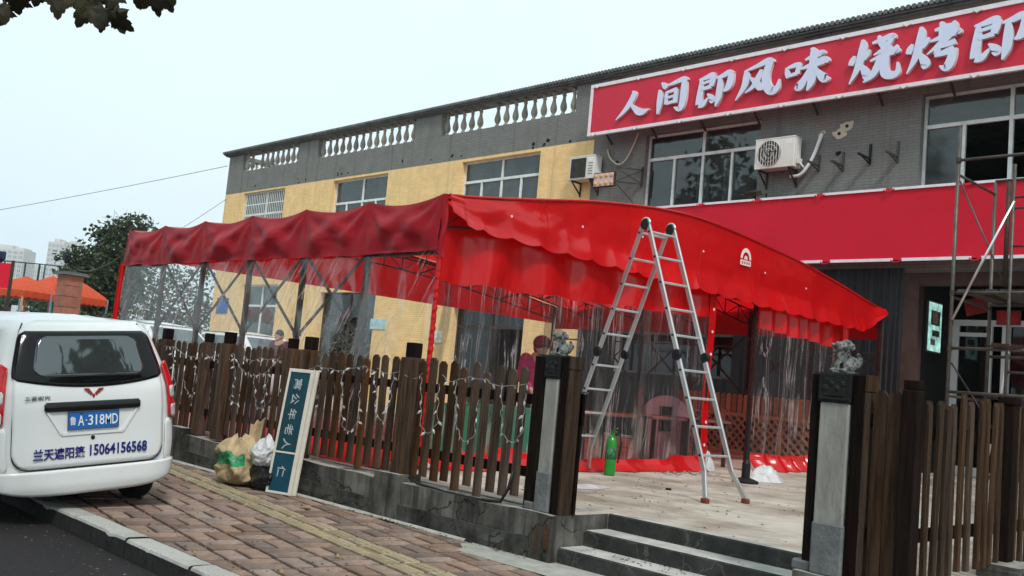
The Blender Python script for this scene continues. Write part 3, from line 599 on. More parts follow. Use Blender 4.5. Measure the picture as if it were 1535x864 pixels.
g = MB(); g.box(-7.42, -7.38, Y-.10, Y-.04, 1.3, 1.75); obj('handle', g, STEEL, door); g = MB(); g.box(-7.75, -7.45, Y-.09, Y-.025, 3.27, 3.33); obj('door_closer', g, REDSTEEL, door)
REDDEC = mat('red_wall_decoration', (.35, .03, .03), .7, var=.5, nscale=3)
for i in range(9):
    g = MB(); x = -7.6+i*.55+rnd.uniform(-.1, .1); z = 3.72+rnd.uniform(-.15, .15); g.boxc((x, Y-.05, z), (.3+rnd.random()*.2, .03, .2+rnd.random()*.15), Matrix.Rotation(rnd.uniform(-.3, .3), 3, 'Y')); obj('door_decoration', g, REDDEC, bld)
g = MB()
for k in range(26):
    xh = rnd.uniform(-35, -7); zh = 7.97+rnd.uniform(-.02, .25) if xh < -17 else rnd.choice((7.3, 6.7, 6.9))+rnd.uniform(-.2, .2)
    if xh > -17 and (W3[0]-.1 < xh < W3[1]+.1 or xh > -8.4): continue
    n = 9; k0 = len(g.v); r_ = rnd.uniform(.02, .055)
    for i in range(n): a = 2*math.pi*i/n; rr = r_*rnd.uniform(.6, 1.3); g.v.append((xh+rr*math.cos(a)*1.3, YB-.004, zh+rr*math.sin(a)))
    g.f.append(tuple(range(k0, k0+n))); g.mi.append(0)
obj('drill_hole', g, DARKIN, bld, kind='stuff')
# big sign above: panel, white border, brush-stroke letters, ties
YS = 18.30
sg = thing('shop_sign', 'long raspberry-red shop sign with raised white brush-written characters under the roof edge', 'sign', (-9.4, YS, 7.9))
SX0, SX1 = -16.68, 0.5
g = MB(); g.box(SX0, SX1, YS, YS+.10, 7.90, 9.24); obj('sign_board', g, SIGNRED, sg)
g = MB(); g.box(SX0-.02, SX1, YS-.025, YS+.05, 9.16, 9.25); g.box(SX0-.02, SX1, YS-.025, YS+.05, 7.885, 7.965); g.box(SX0-.022, SX0+.06, YS-.022, YS+.052, 7.966, 9.159)
obj('border', g, WHITE, sg)
g = MB()
for i in range(11):
    x = SX0+.2+i*1.35
    for z in (9.2, 7.93): g.tube([(x-.07, YS-.03, z), (x, YS-.04, z-.07), (x+.09, YS-.03, z-.02)], .012, 5)
obj('cable_tie', g, CURT, sg)
g = MB()
for i in range(12):
    x = SX0+.4+i*1.45
    for z in (8.1, 9.05): g.bar((x, YS+.10, z), (x, YB, z), .04, .04)
    g.bar((x, YS+.10, 8.1), (x, YB, 7.75), .04, .04)
g.box(SX0+.1, SX1, YS+.11, YS+.15, 8.06, 8.10)
obj('sign_bracket', g, STEEL, sg)
FIRE = [[(12, 64, 4), (8, 54, 10), (5, 44, 8)], [(42, 72, 3), (36, 62, 9), (30, 52, 6)], [(26, 97, 4), (28, 84, 11), (25, 60, 13), (18, 32, 10), (4, 3, 2)], [(25, 42, 5), (34, 28, 12), (38, 16, 13), (32, 10, 6)]]
JI = [[(6, 84, 3), (22, 86, 9), (40, 91, 12), (47, 88, 10)], [(13, 84, 6), (13, 60, 12), (10, 30, 13), (10, 14, 14)], [(10, 13, 12), (20, 12, 11), (30, 24, 6), (37, 33, 2)], [(45, 90, 10), (43, 74, 12), (40, 60, 9)], [(14, 71, 5), (40, 76, 7)], [(14, 55, 6), (40, 60, 9)], [(32, 40, 3), (42, 30, 11), (46, 21, 14), (40, 15, 7)],
      [(54, 80, 4), (70, 83, 10), (86, 89, 12), (95, 84, 9)], [(92, 86, 11), (90, 62, 13), (84, 46, 12), (74, 40, 3)], [(63, 80, 7), (64, 55, 12), (62, 25, 12), (56, 1, 3)]]
CH = {'人': [[(46, 97, 3), (52, 88, 11), (46, 66, 13), (30, 36, 11), (3, 4, 2)], [(42, 54, 4), (58, 34, 12), (76, 18, 19), (98, 24, 3)]],
      '间': [[(18, 94, 3), (28, 84, 13), (34, 76, 10)], [(12, 74, 4), (16, 60, 12), (15, 30, 12), (12, 3, 4)], [(38, 83, 4), (60, 88, 9), (84, 93, 12), (92, 86, 10)], [(86, 90, 11), (86, 55, 15), (84, 22, 14), (76, 8, 12), (60, 16, 2)], [(35, 64, 6), (36, 28, 9)], [(34, 62, 5), (64, 67, 9)], [(64, 67, 9), (62, 28, 9)], [(36, 46, 5), (62, 49, 6)], [(36, 29, 6), (62, 33, 8)]],
      '即': JI,
      '风': [[(20, 82, 4), (23, 66, 12), (19, 38, 11), (1, 4, 2)], [(22, 80, 4), (48, 88, 9), (72, 96, 13), (80, 88, 10)], [(75, 92, 12), (68, 62, 13), (70, 34, 15), (82, 14, 17), (94, 20, 10), (98, 42, 2)], [(56, 76, 5), (52, 58, 11), (40, 34, 9), (22, 20, 2)], [(32, 60, 3), (44, 46, 11), (58, 26, 13), (60, 20, 5)]],
      '味': [[(5, 64, 4), (8, 50, 9), (10, 38, 6)], [(6, 62, 4), (24, 66, 9), (36, 66, 8)], [(34, 68, 8), (30, 44, 9)], [(10, 42, 5), (30, 46, 8)], [(46, 74, 3), (64, 80, 10), (82, 84, 11), (86, 80, 6)], [(36, 54, 3), (64, 60, 11), (88, 66, 14), (97, 60, 5)], [(57, 99, 3), (64, 90, 12), (64, 50, 14), (62, 20, 13), (54, 0, 3)], [(58, 54, 6), (48, 30, 11), (36, 12, 16), (28, 14, 5)], [(66, 54, 4), (80, 34, 12), (92, 22, 16), (98, 26, 5)]],
      '烧': FIRE+[[(46, 85, 4), (66, 89, 9), (84, 93, 10), (88, 86, 6)], [(58, 99, 4), (64, 84, 11), (76, 68, 12), (90, 62, 10), (94, 72, 2)], [(84, 88, 7), (70, 68, 9), (50, 58, 2)], [(44, 46, 3), (68, 54, 9), (92, 60, 12), (97, 54, 5)], [(64, 54, 8), (58, 30, 12), (48, 12, 9), (32, 2, 2)], [(76, 56, 9), (72, 30, 13), (76, 12, 14), (90, 8, 13), (98, 14, 8), (97, 34, 2)]],
      '烤': FIRE+[[(52, 84, 4), (70, 86, 10), (84, 88, 8)], [(62, 99, 4), (67, 88, 11), (66, 64, 11)], [(44, 62, 3), (70, 68, 10), (92, 74, 12), (97, 68, 5)], [(86, 96, 4), (86, 84, 11), (70, 60, 11), (40, 36, 2)], [(60, 46, 3), (76, 50, 8), (90, 54, 9)], [(60, 50, 7), (58, 34, 10)], [(54, 30, 4), (72, 34, 10), (88, 38, 12)], [(87, 40, 11), (84, 18, 13), (76, 2, 12), (64, 8, 2)]]}
def stroke_poly(pts):
    # resample a smooth centre line, then offset both ways
    P = []
    n = len(pts)
    for i in range(n-1):
        p0, p1, p2, p3 = pts[max(i-1, 0)], pts[i], pts[i+1], pts[min(i+2, n-1)]
        for k in range(5):
            t = k/5; P.append([.5*((2*p1[q])+(-p0[q]+p2[q])*t+(2*p0[q]-5*p1[q]+4*p2[q]-p3[q])*t*t+(-p0[q]+3*p1[q]-3*p2[q]+p3[q])*t**3) for q in range(3)])
    P.append(list(pts[-1])); Lp, Rp = [], []
    for i, (x, y, w_) in enumerate(P):
        a, b = P[max(i-1, 0)], P[min(i+1, len(P)-1)]; dx, dy = b[0]-a[0], b[1]-a[1]; d = math.hypot(dx, dy) or 1; nx, ny = -dy/d, dx/d; w_ = max(1.6, w_*1.28)/2
        Lp.append((x+nx*w_, y+ny*w_)); Rp.append((x-nx*w_, y-ny*w_))
    return Lp, Rp
def add_stroke(mb, pts, M, d0, d1):
    Lp, Rp = stroke_poly(pts); n = len(Lp); k = len(mb.v)
    for wv in (d1, d0):
        for u, v in Lp+Rp: mb.v.append(tuple(M @ Vector((u, v, wv))))
    for i in range(n-1):
        mb.f.append((k+i, k+n+i, k+n+i+1, k+i+1)); mb.mi.append(0)
        for a in (0, n): mb.f.append((k+a+i, k+a+i+1, k+2*n+a+i+1, k+2*n+a+i)); mb.mi.append(1)
    for i in (0, n-1): mb.f.append((k+i, k+n+i, k+3*n+i, k+2*n+i)); mb.mi.append(1)
for c, x0, x1, z0, z1 in (('人', -15.76, -14.68, 8.15, 8.88), ('间', -14.54, -13.55, 8.13, 8.98), ('即', -13.33, -12.30, 8.10, 8.96), ('风', -12.24, -11.12, 8.14, 9.0), ('味', -11.04, -9.96, 8.13, 9.06),
                          ('烧', -9.55, -8.47, 8.09, 9.05), ('烤', -8.35, -7.28, 8.11, 9.08), ('即', -7.12, -6.05, 8.10, 9.0)):
    mb = MB(); kx, kz = (x1-x0)/100, (z1-z0)/100
    M = Matrix(((kx, 0, 0, x0), (0, 0, -1, YS), (0, kz, 0, z0), (0, 0, 0, 1)))
    for i, st in enumerate(CH[c]): add_stroke(mb, st, M, .0, .075+.0016*i)
    obj('character', mb, [LETTER, LSIDE], sg)
# lower red banner
bn = thing('banner', 'wide plain red fascia banner with white hem strips above the entrance', 'banner', (-8, YS, 4.4))
NB = 140
def bfun(u, v): x = -14.45+14.95*u; return (x, YS-.004+.02*fbm(x, v*1.5, 0, .8)*math.sin(math.pi*v), 4.44+1.43*v+(.02*fbm(x, 0, 5, 2.2) if v > .99 else 0))
g = MB(); g.grid(bfun, NB, 8); obj('cloth', g, BANNER, bn, smooth=True)
g = MB(); g.box(-14.42, .4, YS+.04, YS+.10, 4.46, 4.52); g.box(-14.42, .4, YS+.04, YS+.10, 5.76, 5.82)
for i in range(11): g.bar((-14.3+i*1.45, YS+.10, 4.49), (-14.3+i*1.45, YB, 4.49), .04, .04); g.bar((-14.3+i*1.45, YS+.10, 5.79), (-14.3+i*1.45, YB, 5.79), .04, .04)
obj('frame', g, STEEL, bn)
g = MB()
xc = -14.4
while xc < .3:
    g = MB(); g.box(xc, min(xc+1.33, .4), YS-.035, YS-.012, 5.825, 5.875); obj('hem_strip', g, WHITE, bn)
    g = MB(); g.box(xc+.25, min(xc+1.55, .4), YS-.035, YS-.012, 4.41, 4.47); obj('hem_strip', g, WHITE, bn); xc += 1.48
g = MB(); xc = -14.4
while xc < .3:
    for z, s_ in ((5.85, 1), (4.44, 1)): xx = xc+1.40 if z > 5 else xc+1.62; g.tube([(xx-.10, YS-.03, z), (xx-.05, YS-.05, z-.05), (xx+.05, YS-.05, z-.05), (xx+.12, YS-.03, z)], .014, 5)
    xc += 1.48
obj('tie', g, BANNER, bn)
# ================================================================== TENT
TN, TF, TL, TR_ = 6.78, 17.46, -16.5, -8.18            # near side, far side, left gable, right gable
YM = (TN+TF)/2; HWD = (TF-TN)/2
ARC = [(6.78, 3.37), (7.67, 3.50), (8.40, 3.63), (9.06, 3.75), (9.85, 3.86), (10.73, 3.95), (11.53, 3.975), (12.4, 3.94), (13.36, 3.87), (14.41, 3.775), (15.82, 3.59), (17.46, 3.36)]
def arch(y):
    y = max(ARC[0][0], min(ARC[-1][0], y)); n = len(ARC)
    for k in range(n-1):
        if y <= ARC[k+1][0]:
            p0, p1, p2, p3 = [ARC[max(0, min(n-1, q))][1] for q in (k-1, k, k+1, k+2)]; t = (y-ARC[k][0])/(ARC[k+1][0]-ARC[k][0])
            return .5*(2*p1+(p2-p0)*t+(2*p0-5*p1+4*p2-p3)*t*t+(3*p1-p0-3*p2+p3)*t**3)
PX = [-16.5, -15.1, -13.74, -12.34, -10.95, -9.55, -8.20]
tent = thing('awning_tent', 'long red fold-out tarpaulin awning tent with clear plastic curtains', 'tent', (-12.3, 12.1, TZ))
def bay(x):
    for i in range(6):
        if x <= PX[i+1] or i == 5: return i, (x-PX[i])/(PX[i+1]-PX[i])
def roof_f(u, v):
    x = TL+(TR_-TL)*u; y = TN+(TF-TN)*v; i, t = bay(x); s = math.sin(math.pi*min(1, max(0, t)))
    return x, y, arch(y)+.01-.085*s**.8-.02*s*fbm(x*2, y, 0, .8)
g = MB(); g.grid(roof_f, 72, 40); obj('roof_sheet', g, REDT, tent, smooth=True)
# near side valance with slack folds hanging from the frame heads
def val(u, v):
    x = TL+(TR_-TL)*u; i, t = bay(x); t = min(1, max(0, t)); s = math.sin(math.pi*t)
    top = 3.385-.085*s**.8; z = top+(2.745-top)*v + (0.03*fbm(x, 0, 2, 1.1) if v > .97 else 0)
    tri = abs(2*t-1); ed = min(1, v*3)
    f = .055*s*math.sin(math.pi*min(1, v*1.05))
    ang = math.atan2(v*.65, min(t, 1-t)*1.4+.02)                      # folds that fan out of each frame head
    f += .024*math.sin(ang*9+i*1.7)*ed*(1-.55*v)*s**.5+.032*fbm(x*.9+i, v*1.1, i*.7, 1.6)*ed*s**.5
    f += .018*math.cos(6*(v*1.3-tri*.9)+i)*ed*s
    return x, TN-.060-f-.03*v, z
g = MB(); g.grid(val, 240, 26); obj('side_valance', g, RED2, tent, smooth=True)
# gable panel: arch edge on top, scalloped hem below, hem flaring outwards
def zhem(y):
    b = 3.09-.19*(y-TN)/(TF-TN)-.03*math.sin(math.pi*(y-TN)/(TF-TN)); e1 = max(0, (y-16.55)/(TF-16.55)); e0 = max(0, 1-(y-TN)/.35)
    return b+.40*e1**1.2+.10*e0
def gab(u, v):
    y = TN+(TF-TN)*u; zt = arch(y)+.012; zb = zhem(y)-.05*abs(math.sin(math.pi*(y-TN)/.47))**.7*(1 if .2 < y-TN < 10.4 else .3)
    z = zt+(zb-zt)*v; h = zt-z
    sag = .03*fbm(y*.9, v*1.5, 4, 1.0)
    hang = max(0, (.30-(z-zb))/.30)
    fl = .10*hang**1.3+.022*math.sin(2*math.pi*(y-TN)/.94)*hang
    k = .05*math.exp(-((y-TN-.2-2.0*v)**2)/.5)*math.sin(3.1*v)
    return TR_+.012+sag*math.sin(math.pi*min(1, v+.02))+fl+k, y, z
g = MB(); g.grid(gab, 300, 20); obj('gable_panel', g, RED, tent, smooth=True)
g = MB(); g.tube([(TR_+.02, TN+(TF-TN)*i/60, arch(TN+(TF-TN)*i/60)+.012) for i in range(61)], .018, 6); obj('gable_piping', g, RED, tent, smooth=True)
for y in (8.35, 9.95, 11.55, 13.15, 14.75, 16.35): g = MB(); g.tube([Vector(gab((y-TN)/(TF-TN), v/14*.96))+Vector((.003, 0, 0)) for v in range(15)], .0045, 4); obj('welded_seam', g, RED, tent, smooth=True)
# corner wrap near the corner pole
def wrap(u, v):
    a = R(-90+90*u); z = 3.38-v*(.68+.02*u); rr = .05+.012*math.sin(9*v+4*u)
    return TR_-.02+rr*math.cos(a)+.02, TN-.0+rr*math.sin(a)-.02, z
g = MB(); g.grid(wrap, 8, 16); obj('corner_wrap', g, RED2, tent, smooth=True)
# left gable: panel with a deep straight drop, seen from inside
g = MB(); g.grid(lambda u, v: (TL-.02+.03*fbm(u*6, v, 9), TN+(TF-TN)*u, arch(TN+(TF-TN)*u)+(2.93-arch(TN+(TF-TN)*u))*v), 40, 8); obj('gable_panel', g, REDT, tent, smooth=True)
g = MB(); g.grid(lambda u, v: (TL+(TR_-TL)*u, TF+.02+.03*fbm(u*6, v, 3), 3.37+(2.80-3.37)*v), 40, 6); obj('side_valance', g, REDT, tent, smooth=True)
# bunched red strip at the far left corner
def strip(u, v): return TL-.05-.10*u-.12*v*(1-.3*u)+.02*math.sin(11*u), TN-.06+.04*math.sin(7*u), 2.80-1.9*v
g = MB(); g.grid(strip, 8, 14); obj('tied_curtain', g, RED, tent, smooth=True)
# poles and cross braces
def pole(x, y, z1, r=.03, m=STEEL):
    g = MB(); g.box(x-r, x+r, y-r, y+r, TZ, z1); g.box(x-.06, x+.06, y-.06, y+.06, TZ, TZ+.012); return obj('pole', g, m, tent)
for i, x in enumerate(PX):
    (pole(x if i else x+.12, TN, 3.34, .03, STEEL) if i < 6 else pole(x-.03, TN, 3.34, .018, GALV)); pole(x+.03, TF-.06, 3.3, .03, REDSTEEL)
for i in range(1, 5):
    for fl in (0, 1):
        a, b = (PX[i]+.04, PX[i+1]-.04) if fl == 0 else (PX[i+1]-.04, PX[i]+.04)
        g = MB(); g.bar((a, TN+.02-.025*fl, 2.76), (b, TN+.02-.025*fl, 1.74), .012, .042); obj('brace', g, STEEL, tent)
        g = MB(); g.bar((a, TF-.10-.025*fl, 2.76), (b, TF-.10-.025*fl, 1.6), .012, .04); obj('brace', g, REDSTEEL, tent)
    g = MB(); g.boxc((PX[i+1], TN+.005, 1.77), (.09, .075, .07)); obj('hinge', g, STEEL, tent)
g = MB(); g.bar((PX[1], TN, 2.74), (PX[0], TN, 2.74), .03, .04); g.bar((PX[5], TN, 2.74), (PX[6], TN, 2.74), .03, .04); g.bar((TL+.1, TF-.06, 2.55), (TR_-.05, TF-.06, 2.55), .03, .03); obj('top_rail', g, STEEL, tent)
# arched roof trusses
for i, x in enumerate(PX):
    g = MB(); n = 22; up = [Vector((x, TN+(TF-TN)*k/n, arch(TN+(TF-TN)*k/n)-.04)) for k in range(n+1)]
    lo = [p-Vector((0, 0, .30+.05*(p.z-3.3))) for p in up]
    g.tube(up, .016, 5); g.tube(lo, .016, 5)
    for k in range(0, n+1, 1):
        g.bar(up[k], lo[k], .018, .018)
        if k < n and k % 2 == 0: g.bar(lo[k], up[k+1], .014, .014)
        elif k < n: g.bar(up[k], lo[k+1], .014, .014)
    obj('roof_truss', g, REDSTEEL, tent)
g = MB()
for k in (4, 9, 13, 18):
    y = TN+(TF-TN)*k/22
    for i in range(6): g.bar((PX[i], y, arch(y)-.06), (PX[i+1], y, arch(y)-.34), .012, .03); g.bar((PX[i], y+.03, arch(y)-.34), (PX[i+1], y+.03, arch(y)-.06), .012, .03)
obj('scissor_brace', g, REDSTEEL, tent)
# right gable frame line: far corner pole is galvanised
g = MB(); g.box(TR_+.0, TR_+.05, TF-.03, TF+.02, TZ, 3.34); obj('pole', g, GALV, tent)
g = MB(); g.bar((TR_-.05, TF-.1, 2.38), (TR_-.05, 15.6, 2.36), .03, .03); obj('cross_rail', g, REDSTEEL, tent)
g = MB(); g.box(TR_-.10, TR_-.04, 12.02, 12.08, TZ, 3.6); g.box(TR_-.12, TR_-.06, 13.28, 13.34, TZ, 3.6); g.box(TR_-.11, TR_-.05, 12.085, 13.275, 2.96, 3.02); obj('door_post', g, REDSTEEL, tent)
g = MB(); g.tube([(TR_-.005+.003*math.sin(i*1.7), TN-.03+.003*math.cos(i*1.7), 2.72-i*.02) for i in range(116)], [.030+.003*math.sin(i*1.1) for i in range(116)], 8); obj('rolled_curtain', g, RED, tent, smooth=True)
# clear curtain of the near side with its red hem
def side_c(u, v):
    x = TL+(TR_-TL)*u; return x, TN-.040-.018*abs(math.sin(x*5+2*v))*min(1, v*4)-.05*abs(fbm(x*1.3-v*1.5, v*.6, 2, 1.2))*min(1, v*4), 2.80+(.60-2.80)*v
g = MB(); g.grid(side_c, 150, 20); obj('clear_curtain', g, PVC_S, tent, smooth=True)
def skirt(u, v):
    x = TL+(TR_-TL)*u; return x, TN-.07-.06*v-.035*fbm(x*2.2, v*2, 1, 1.6)-.05*v*v-.40*v**1.3*max(0, min(1, (-7.3-x)/.8)), .62+(TZ+.008+.02*max(0, fbm(x*2, 1, 5))-.62)*v
g = MB(); g.grid(skirt, 160, 8); obj('hem_skirt', g, RED, tent, smooth=True)
# gable curtains: red head, clear body, red hem; the second one is gathered
def curtain(y0, y1, zt0, zr0, zr1, folds, amp, seed, hem0=.60, lean=0, nclr=130):
    def xo(y, z):
        k = (3.0-z)/2.6; t = (y-y0)/(y1-y0)
        return TR_-.07-lean*k+amp*math.sin(2*math.pi*folds*t+seed+1.2*math.sin(5*t+seed))*(.75+.25*k)+.05*fbm(y*1.2, z*.8, seed, 1.1)
    zr = lambda y: zr0+(zr1-zr0)*(y-y0)/(y1-y0)+.05*fbm(y, 0, seed, 1.5)
    top = lambda y: zhem(y)+.12
    n = int((y1-y0)*34)
    g = MB(); g.grid(lambda u, v: (xo(y0+(y1-y0)*u, top(y0+(y1-y0)*u)+(zr(y0+(y1-y0)*u)-top(y0+(y1-y0)*u))*v), y0+(y1-y0)*u, top(y0+(y1-y0)*u)+(zr(y0+(y1-y0)*u)-top(y0+(y1-y0)*u))*v), n, 10); obj('curtain_head', g, RED, tent, smooth=True)
    g = MB(); g.grid(lambda u, v: (xo(y0+(y1-y0)*u, zr(y0+(y1-y0)*u)+(hem0-zr(y0+(y1-y0)*u))*v), y0+(y1-y0)*u, zr(y0+(y1-y0)*u)+(hem0-zr(y0+(y1-y0)*u))*v), n, 18); obj('clear_curtain', g, PVC_G, tent, smooth=True)
    def hem(u, v):
        y = y0+(y1-y0)*u; b = .10*(.5+fbm(y*1.3, 0, seed+3, 1.2)); return xo(y, hem0)+.02+.16*v*v+b*v*.6, y+.06*v*math.sin(y*4), hem0+(TZ+.012-hem0)*v+.05*math.sin(math.pi*v)*max(0, fbm(y*2, v, seed, 1.3))+.16*max(0, fbm(y*.8, .3, seed+1, .9))*(1-v)
    g = MB(); g.grid(hem, n, 8); obj('hem_skirt', g, RED, tent, smooth=True)
curtain(TN+.03, 11.98, 3.0, 2.42, 2.62, 6.3, .055, 1.0, hem0=.52)
curtain(13.34, 16.15, 2.9, 2.60, 2.50, 6.5, .075, 4.0, hem0=.56)
def edge(u, v): return TR_-.03+.015*math.sin(9*v), 11.95+.17*u, 2.98+(TZ+.02-2.98)*v
g = MB(); g.grid(edge, 3, 20); obj('door_edge_strip', g, RED, tent, smooth=True)
g = MB(); g.grid(lambda u, v: (TR_+.0+.06*math.sin(5*u)+.02*math.sin(6*v), 15.95+.28*u*(1-.5*v)+.1*v, 2.96+(2.22-2.96)*v), 8, 8); obj('tied_curtain', g, RED, tent, smooth=True)
WHD = mat('white_print', (.80, .62, .62), .6, var=.1)
g = MB()
for k in range(7): z = .75+k*.33; g.lathe([(.022, 0), (.022, .006)], (TR_-.012+.004, 12.04, z), 8, Matrix.Rotation(R(90), 3, 'Y'))
for y in (7.7, 9.0, 10.2, 11.6, 13.3, 14.6): g.lathe([(.016, 0), (.016, .006)], (gab((y-TN)/(TF-TN), .45)[0]+.005, y, arch(y)+.45*(zhem(y)-arch(y))), 8, Matrix.Rotation(R(90), 3, 'Y'))
obj('grommet', g, WHD, tent)
# round-topped emblem printed on the gable
LX = max(gab((y-TN)/(TF-TN), v)[0] for y in (12.55, 12.73, 12.92) for v in (.2, .35, .5))+.012
g = MB(); cy_, cz_ = 12.73, 3.585
def ring(r0_, r1_, a0, a1, n=14):
    k = len(g.v)
    for i in range(n+1):
        a = a0+(a1-a0)*i/n
        for rr in (r0_, r1_): g.v.append((LX, cy_+rr*math.cos(a)*1.05, cz_+rr*math.sin(a)*1.2))
    for i in range(n): g.f.append((k+2*i, k+2*i+1, k+2*i+3, k+2*i+2)); g.mi.append(0)
ring(.088, .14, 0, math.pi); ring(.0, .044, -.2, math.pi+.2)
g.box(LX-.002, LX+.001, cy_-.144, cy_+.144, cz_-.10, cz_-.02)
obj('emblem', g, WHD, tent)
g = MB()
for k in range(4): g.box(LX+.001, LX+.003, cy_-.10+k*.06, cy_-.07+k*.06, cz_-.08, cz_-.04)
obj('emblem_lettering', g, RED, tent)
# ================================================================== FENCE
def picket_mesh(h, wd, tip, m, t=.022):
    b = MB(); a = wd/2
    poly = [(-a, 0), (a, 0), (a, h-tip), (a*.35, h), (-a*.35, h), (-a, h-tip)]
    b.prism(poly, Matrix(((1, 0, 0, 0), (0, 0, 1, -t/2), (0, 1, 0, 0), (0, 0, 0, 1))), t); return b.mesh('picket', m)
pk = [picket_mesh(1.10+d, w_, .03, WOOD) for d, w_ in ((0, .093), (.010, .098), (-.010, .089), (.016, .095))]
fen = thing('picket_fence', 'dark stained wooden picket fence hung with white string lights along the pavement', 'fence', (-10.5, 5.93, .36))
FO = worldloc(fen); FY = 5.93
posts = [(-14.75, 0), (-12.82, 0), (-11.62, 1), (-11.08, 0), (-9.62, 1), (-9.25, 0), (-7.44, 0)]
x = -17.0
while x < -5.83:
    if not any(abs(x-p) < (.13 if k == 0 else .1) for p, k in posts):
        low = rnd.random() < .12
        o = obj('picket', rnd.choice(pk), None, fen, loc=(x-FO.x+rnd.uniform(-.012, .012), FY+rnd.uniform(-.004, .004)-FO.y, (.435 if not low else .375)+rnd.uniform(-.012, .012)-FO.z))
        o.rotation_euler = (rnd.uniform(-.008, .008), R(rnd.uniform(-1.0, 1.0)), R(rnd.uniform(-2, 2)))
    x += rnd.choice((.142, .150, .158, .166))
for p, k in posts:
    wd = .105 if k == 0 else .06
    g = MB(); g.box(p-wd, p+wd, FY-.06, FY+.07, .37, 1.545)
    for q in (-.33, .33): g.box(p+q*wd*2-.035, p+q*wd*2+.02, FY-.068, FY-.0605, .38, 1.53)
    obj('post', g, WOOD, fen, bevel=.006)
    g = MB(); g.box(p-wd*.62, p+wd*.62, FY-.05, FY+.06, 1.545, 1.66+.03*(k == 0)); obj('post_cap', g, WOODB, fen, bevel=.008)
for z in (.66, 1.27):
    for a, b in zip([-17.1, -14.7, -12.8, -11.0, -9.2, -7.4], [-14.75, -12.85, -11.1, -9.25, -7.45, -5.75]):
        g = MB(); g.box(a, b, FY+.018, FY+.055, z-.04+rnd.uniform(-.01, .01), z+.045); obj('rail', g, WOODB, fen)
# right-hand fence: short front panel, then runs back into the yard
fr_ = thing('picket_fence', 'brown picket fence with thin weathered boards right of the right-hand pillar', 'fence', (-2.5, 6.3, TZ))
FO2 = worldloc(fr_)
pl = [picket_mesh(1.12+d, .058, .026, WOODL, .024) for d in (0, .02, -.015)]
pwide = picket_mesh(1.16, .085, .035, WOOD, .026)
for px_, x in ((1324, -2.745), (1343, -2.655)): obj('picket', pwide, None, fr_, loc=Vector((x, FY, .40))-FO2)
g = MB(); g.box(-2.60, -2.50, FY-.05, FY+.06, .35, 1.575); obj('post', g, WOODB, fr_, bevel=.006)
g = MB(); g.box(-2.595, -2.505, FY-.045, FY+.055, 1.577, 1.635); obj('post_cap', g, WOODB, fr_, bevel=.006)
ys_ = [6.07, 6.20, 6.33, 6.45, 6.60, 6.74, 6.90, 7.03, 7.14, 7.26]
for i, y in enumerate(ys_):
    o = obj('picket', pl[i % 3], None, fr_, loc=Vector((-2.50+rnd.uniform(-.006, .006), y, .43+.01*i/3-(.04 if i < 4 else 0)+rnd.uniform(-.012, .012)))-FO2); o.rotation_euler = (R(rnd.uniform(-.9, .9)), 0, R(90+rnd.uniform(-4, 4)))
g = MB(); g.box(-2.55, -2.45, 7.36, 7.48, .47, 1.56); obj('post', g, WOODB, fr_, bevel=.006)
g = MB(); g.box(-2.56, -2.44, 7.35, 7.49, 1.562, 1.62); obj('post_cap', g, WOODB, fr_, bevel=.008)
for i, y in enumerate((7.6, 7.74, 7.88, 8.02, 8.16, 8.3, 8.45, 8.6, 8.74)): obj('picket', pl[i % 3], None, fr_, loc=Vector((-2.50, y, .44))-FO2).rotation_euler = (0, 0, R(90))
for z in (.70, 1.32): g = MB(); g.box(-2.545, -2.515, 5.99, 8.9, z-.04, z+.04); obj('rail', g, WOODB, fr_)
g = MB(); g.box(-2.83, -2.605, FY+.018, FY+.05, .62, .70); obj('rail', g, WOODB, fr_); g = MB(); g.box(-2.83, -2.605, FY+.018, FY+.05, 1.33, 1.41); obj('rail', g, WOODB, fr_)
# gate pillars: plastered core between dark boards, carved head, lion on top
def pillar(x0, c0, c1, x1, label):
    """front runs x0..x1; the plastered core c0..c1 stands between dark timbers"""
    t = thing('gate_pillar', label, 'pillar', ((x0+x1)/2, 5.98, .37))
    g = MB(); g.box(c0, c1, 5.86, 6.08, .37, 1.46); obj('core', g, PLAST, t, bevel=.01)
    g = MB(); g.box(c0-.006, c1+.010, 5.85, 6.09, .372, .70); g.box(c0-.14, c0-.006, 5.87, 6.05, .372, .44); obj('plinth', g, PGREY, t, bevel=.012)
    g = MB(); g.box(c0-.008, c1+.008, 5.85, 6.09, 1.462, 1.645); g.box(c0+.03, c1-.03, 5.842, 5.85, 1.50, 1.61); g.box(c0, c1, 5.843, 5.85, 1.475, 1.49)
    for k in range(4): g.ball((c0+(c1-c0)*(.2+.2*k), 5.845, 1.55+.03*(k % 2)), .022, (1, .5, 1), 8, 5)
    obj('carved_head', g, CARV, t, bevel=.006)
    g = MB(); g.box(x0, c0-.012, 5.88, 6.06, .372, 1.64); obj('board', g, WOODB, t, bevel=.006)
    g = MB(); g.box(c1+.014, x1-.014, 5.87, 6.025, .372, 1.645); obj('board', g, WOODB, t, bevel=.006)
    g = MB(); g.box(x1-.013, x1, 5.872, 6.023, .374, 1.54); g.box(x1-.013, x1+.003, 5.868, 6.03, 1.546, 1.648); obj('board', g, WOODL, t)
    g = MB(); g.box(x0+.01, x1-.01, 5.89, 6.05, 1.6455, 1.652); obj('cap', g, CARV, t)
    return t
pA = pillar(-5.74, -5.585, -5.44, -5.325, 'left gate pillar beside the steps, rough plaster core with a grey painted foot')
g = MB(); g.box(-5.36, -5.305, 6.03, 6.055, .376, 1.36); g.box(-5.33, -5.285, 6.03, 6.05, 1.1, 1.35); obj('board', g, WOODB, pA); g = MB(); g.box(-5.33, -5.28, 6.03, 6.07, 1.362, 1.375); obj('hinge_plate', g, GALV, pA)
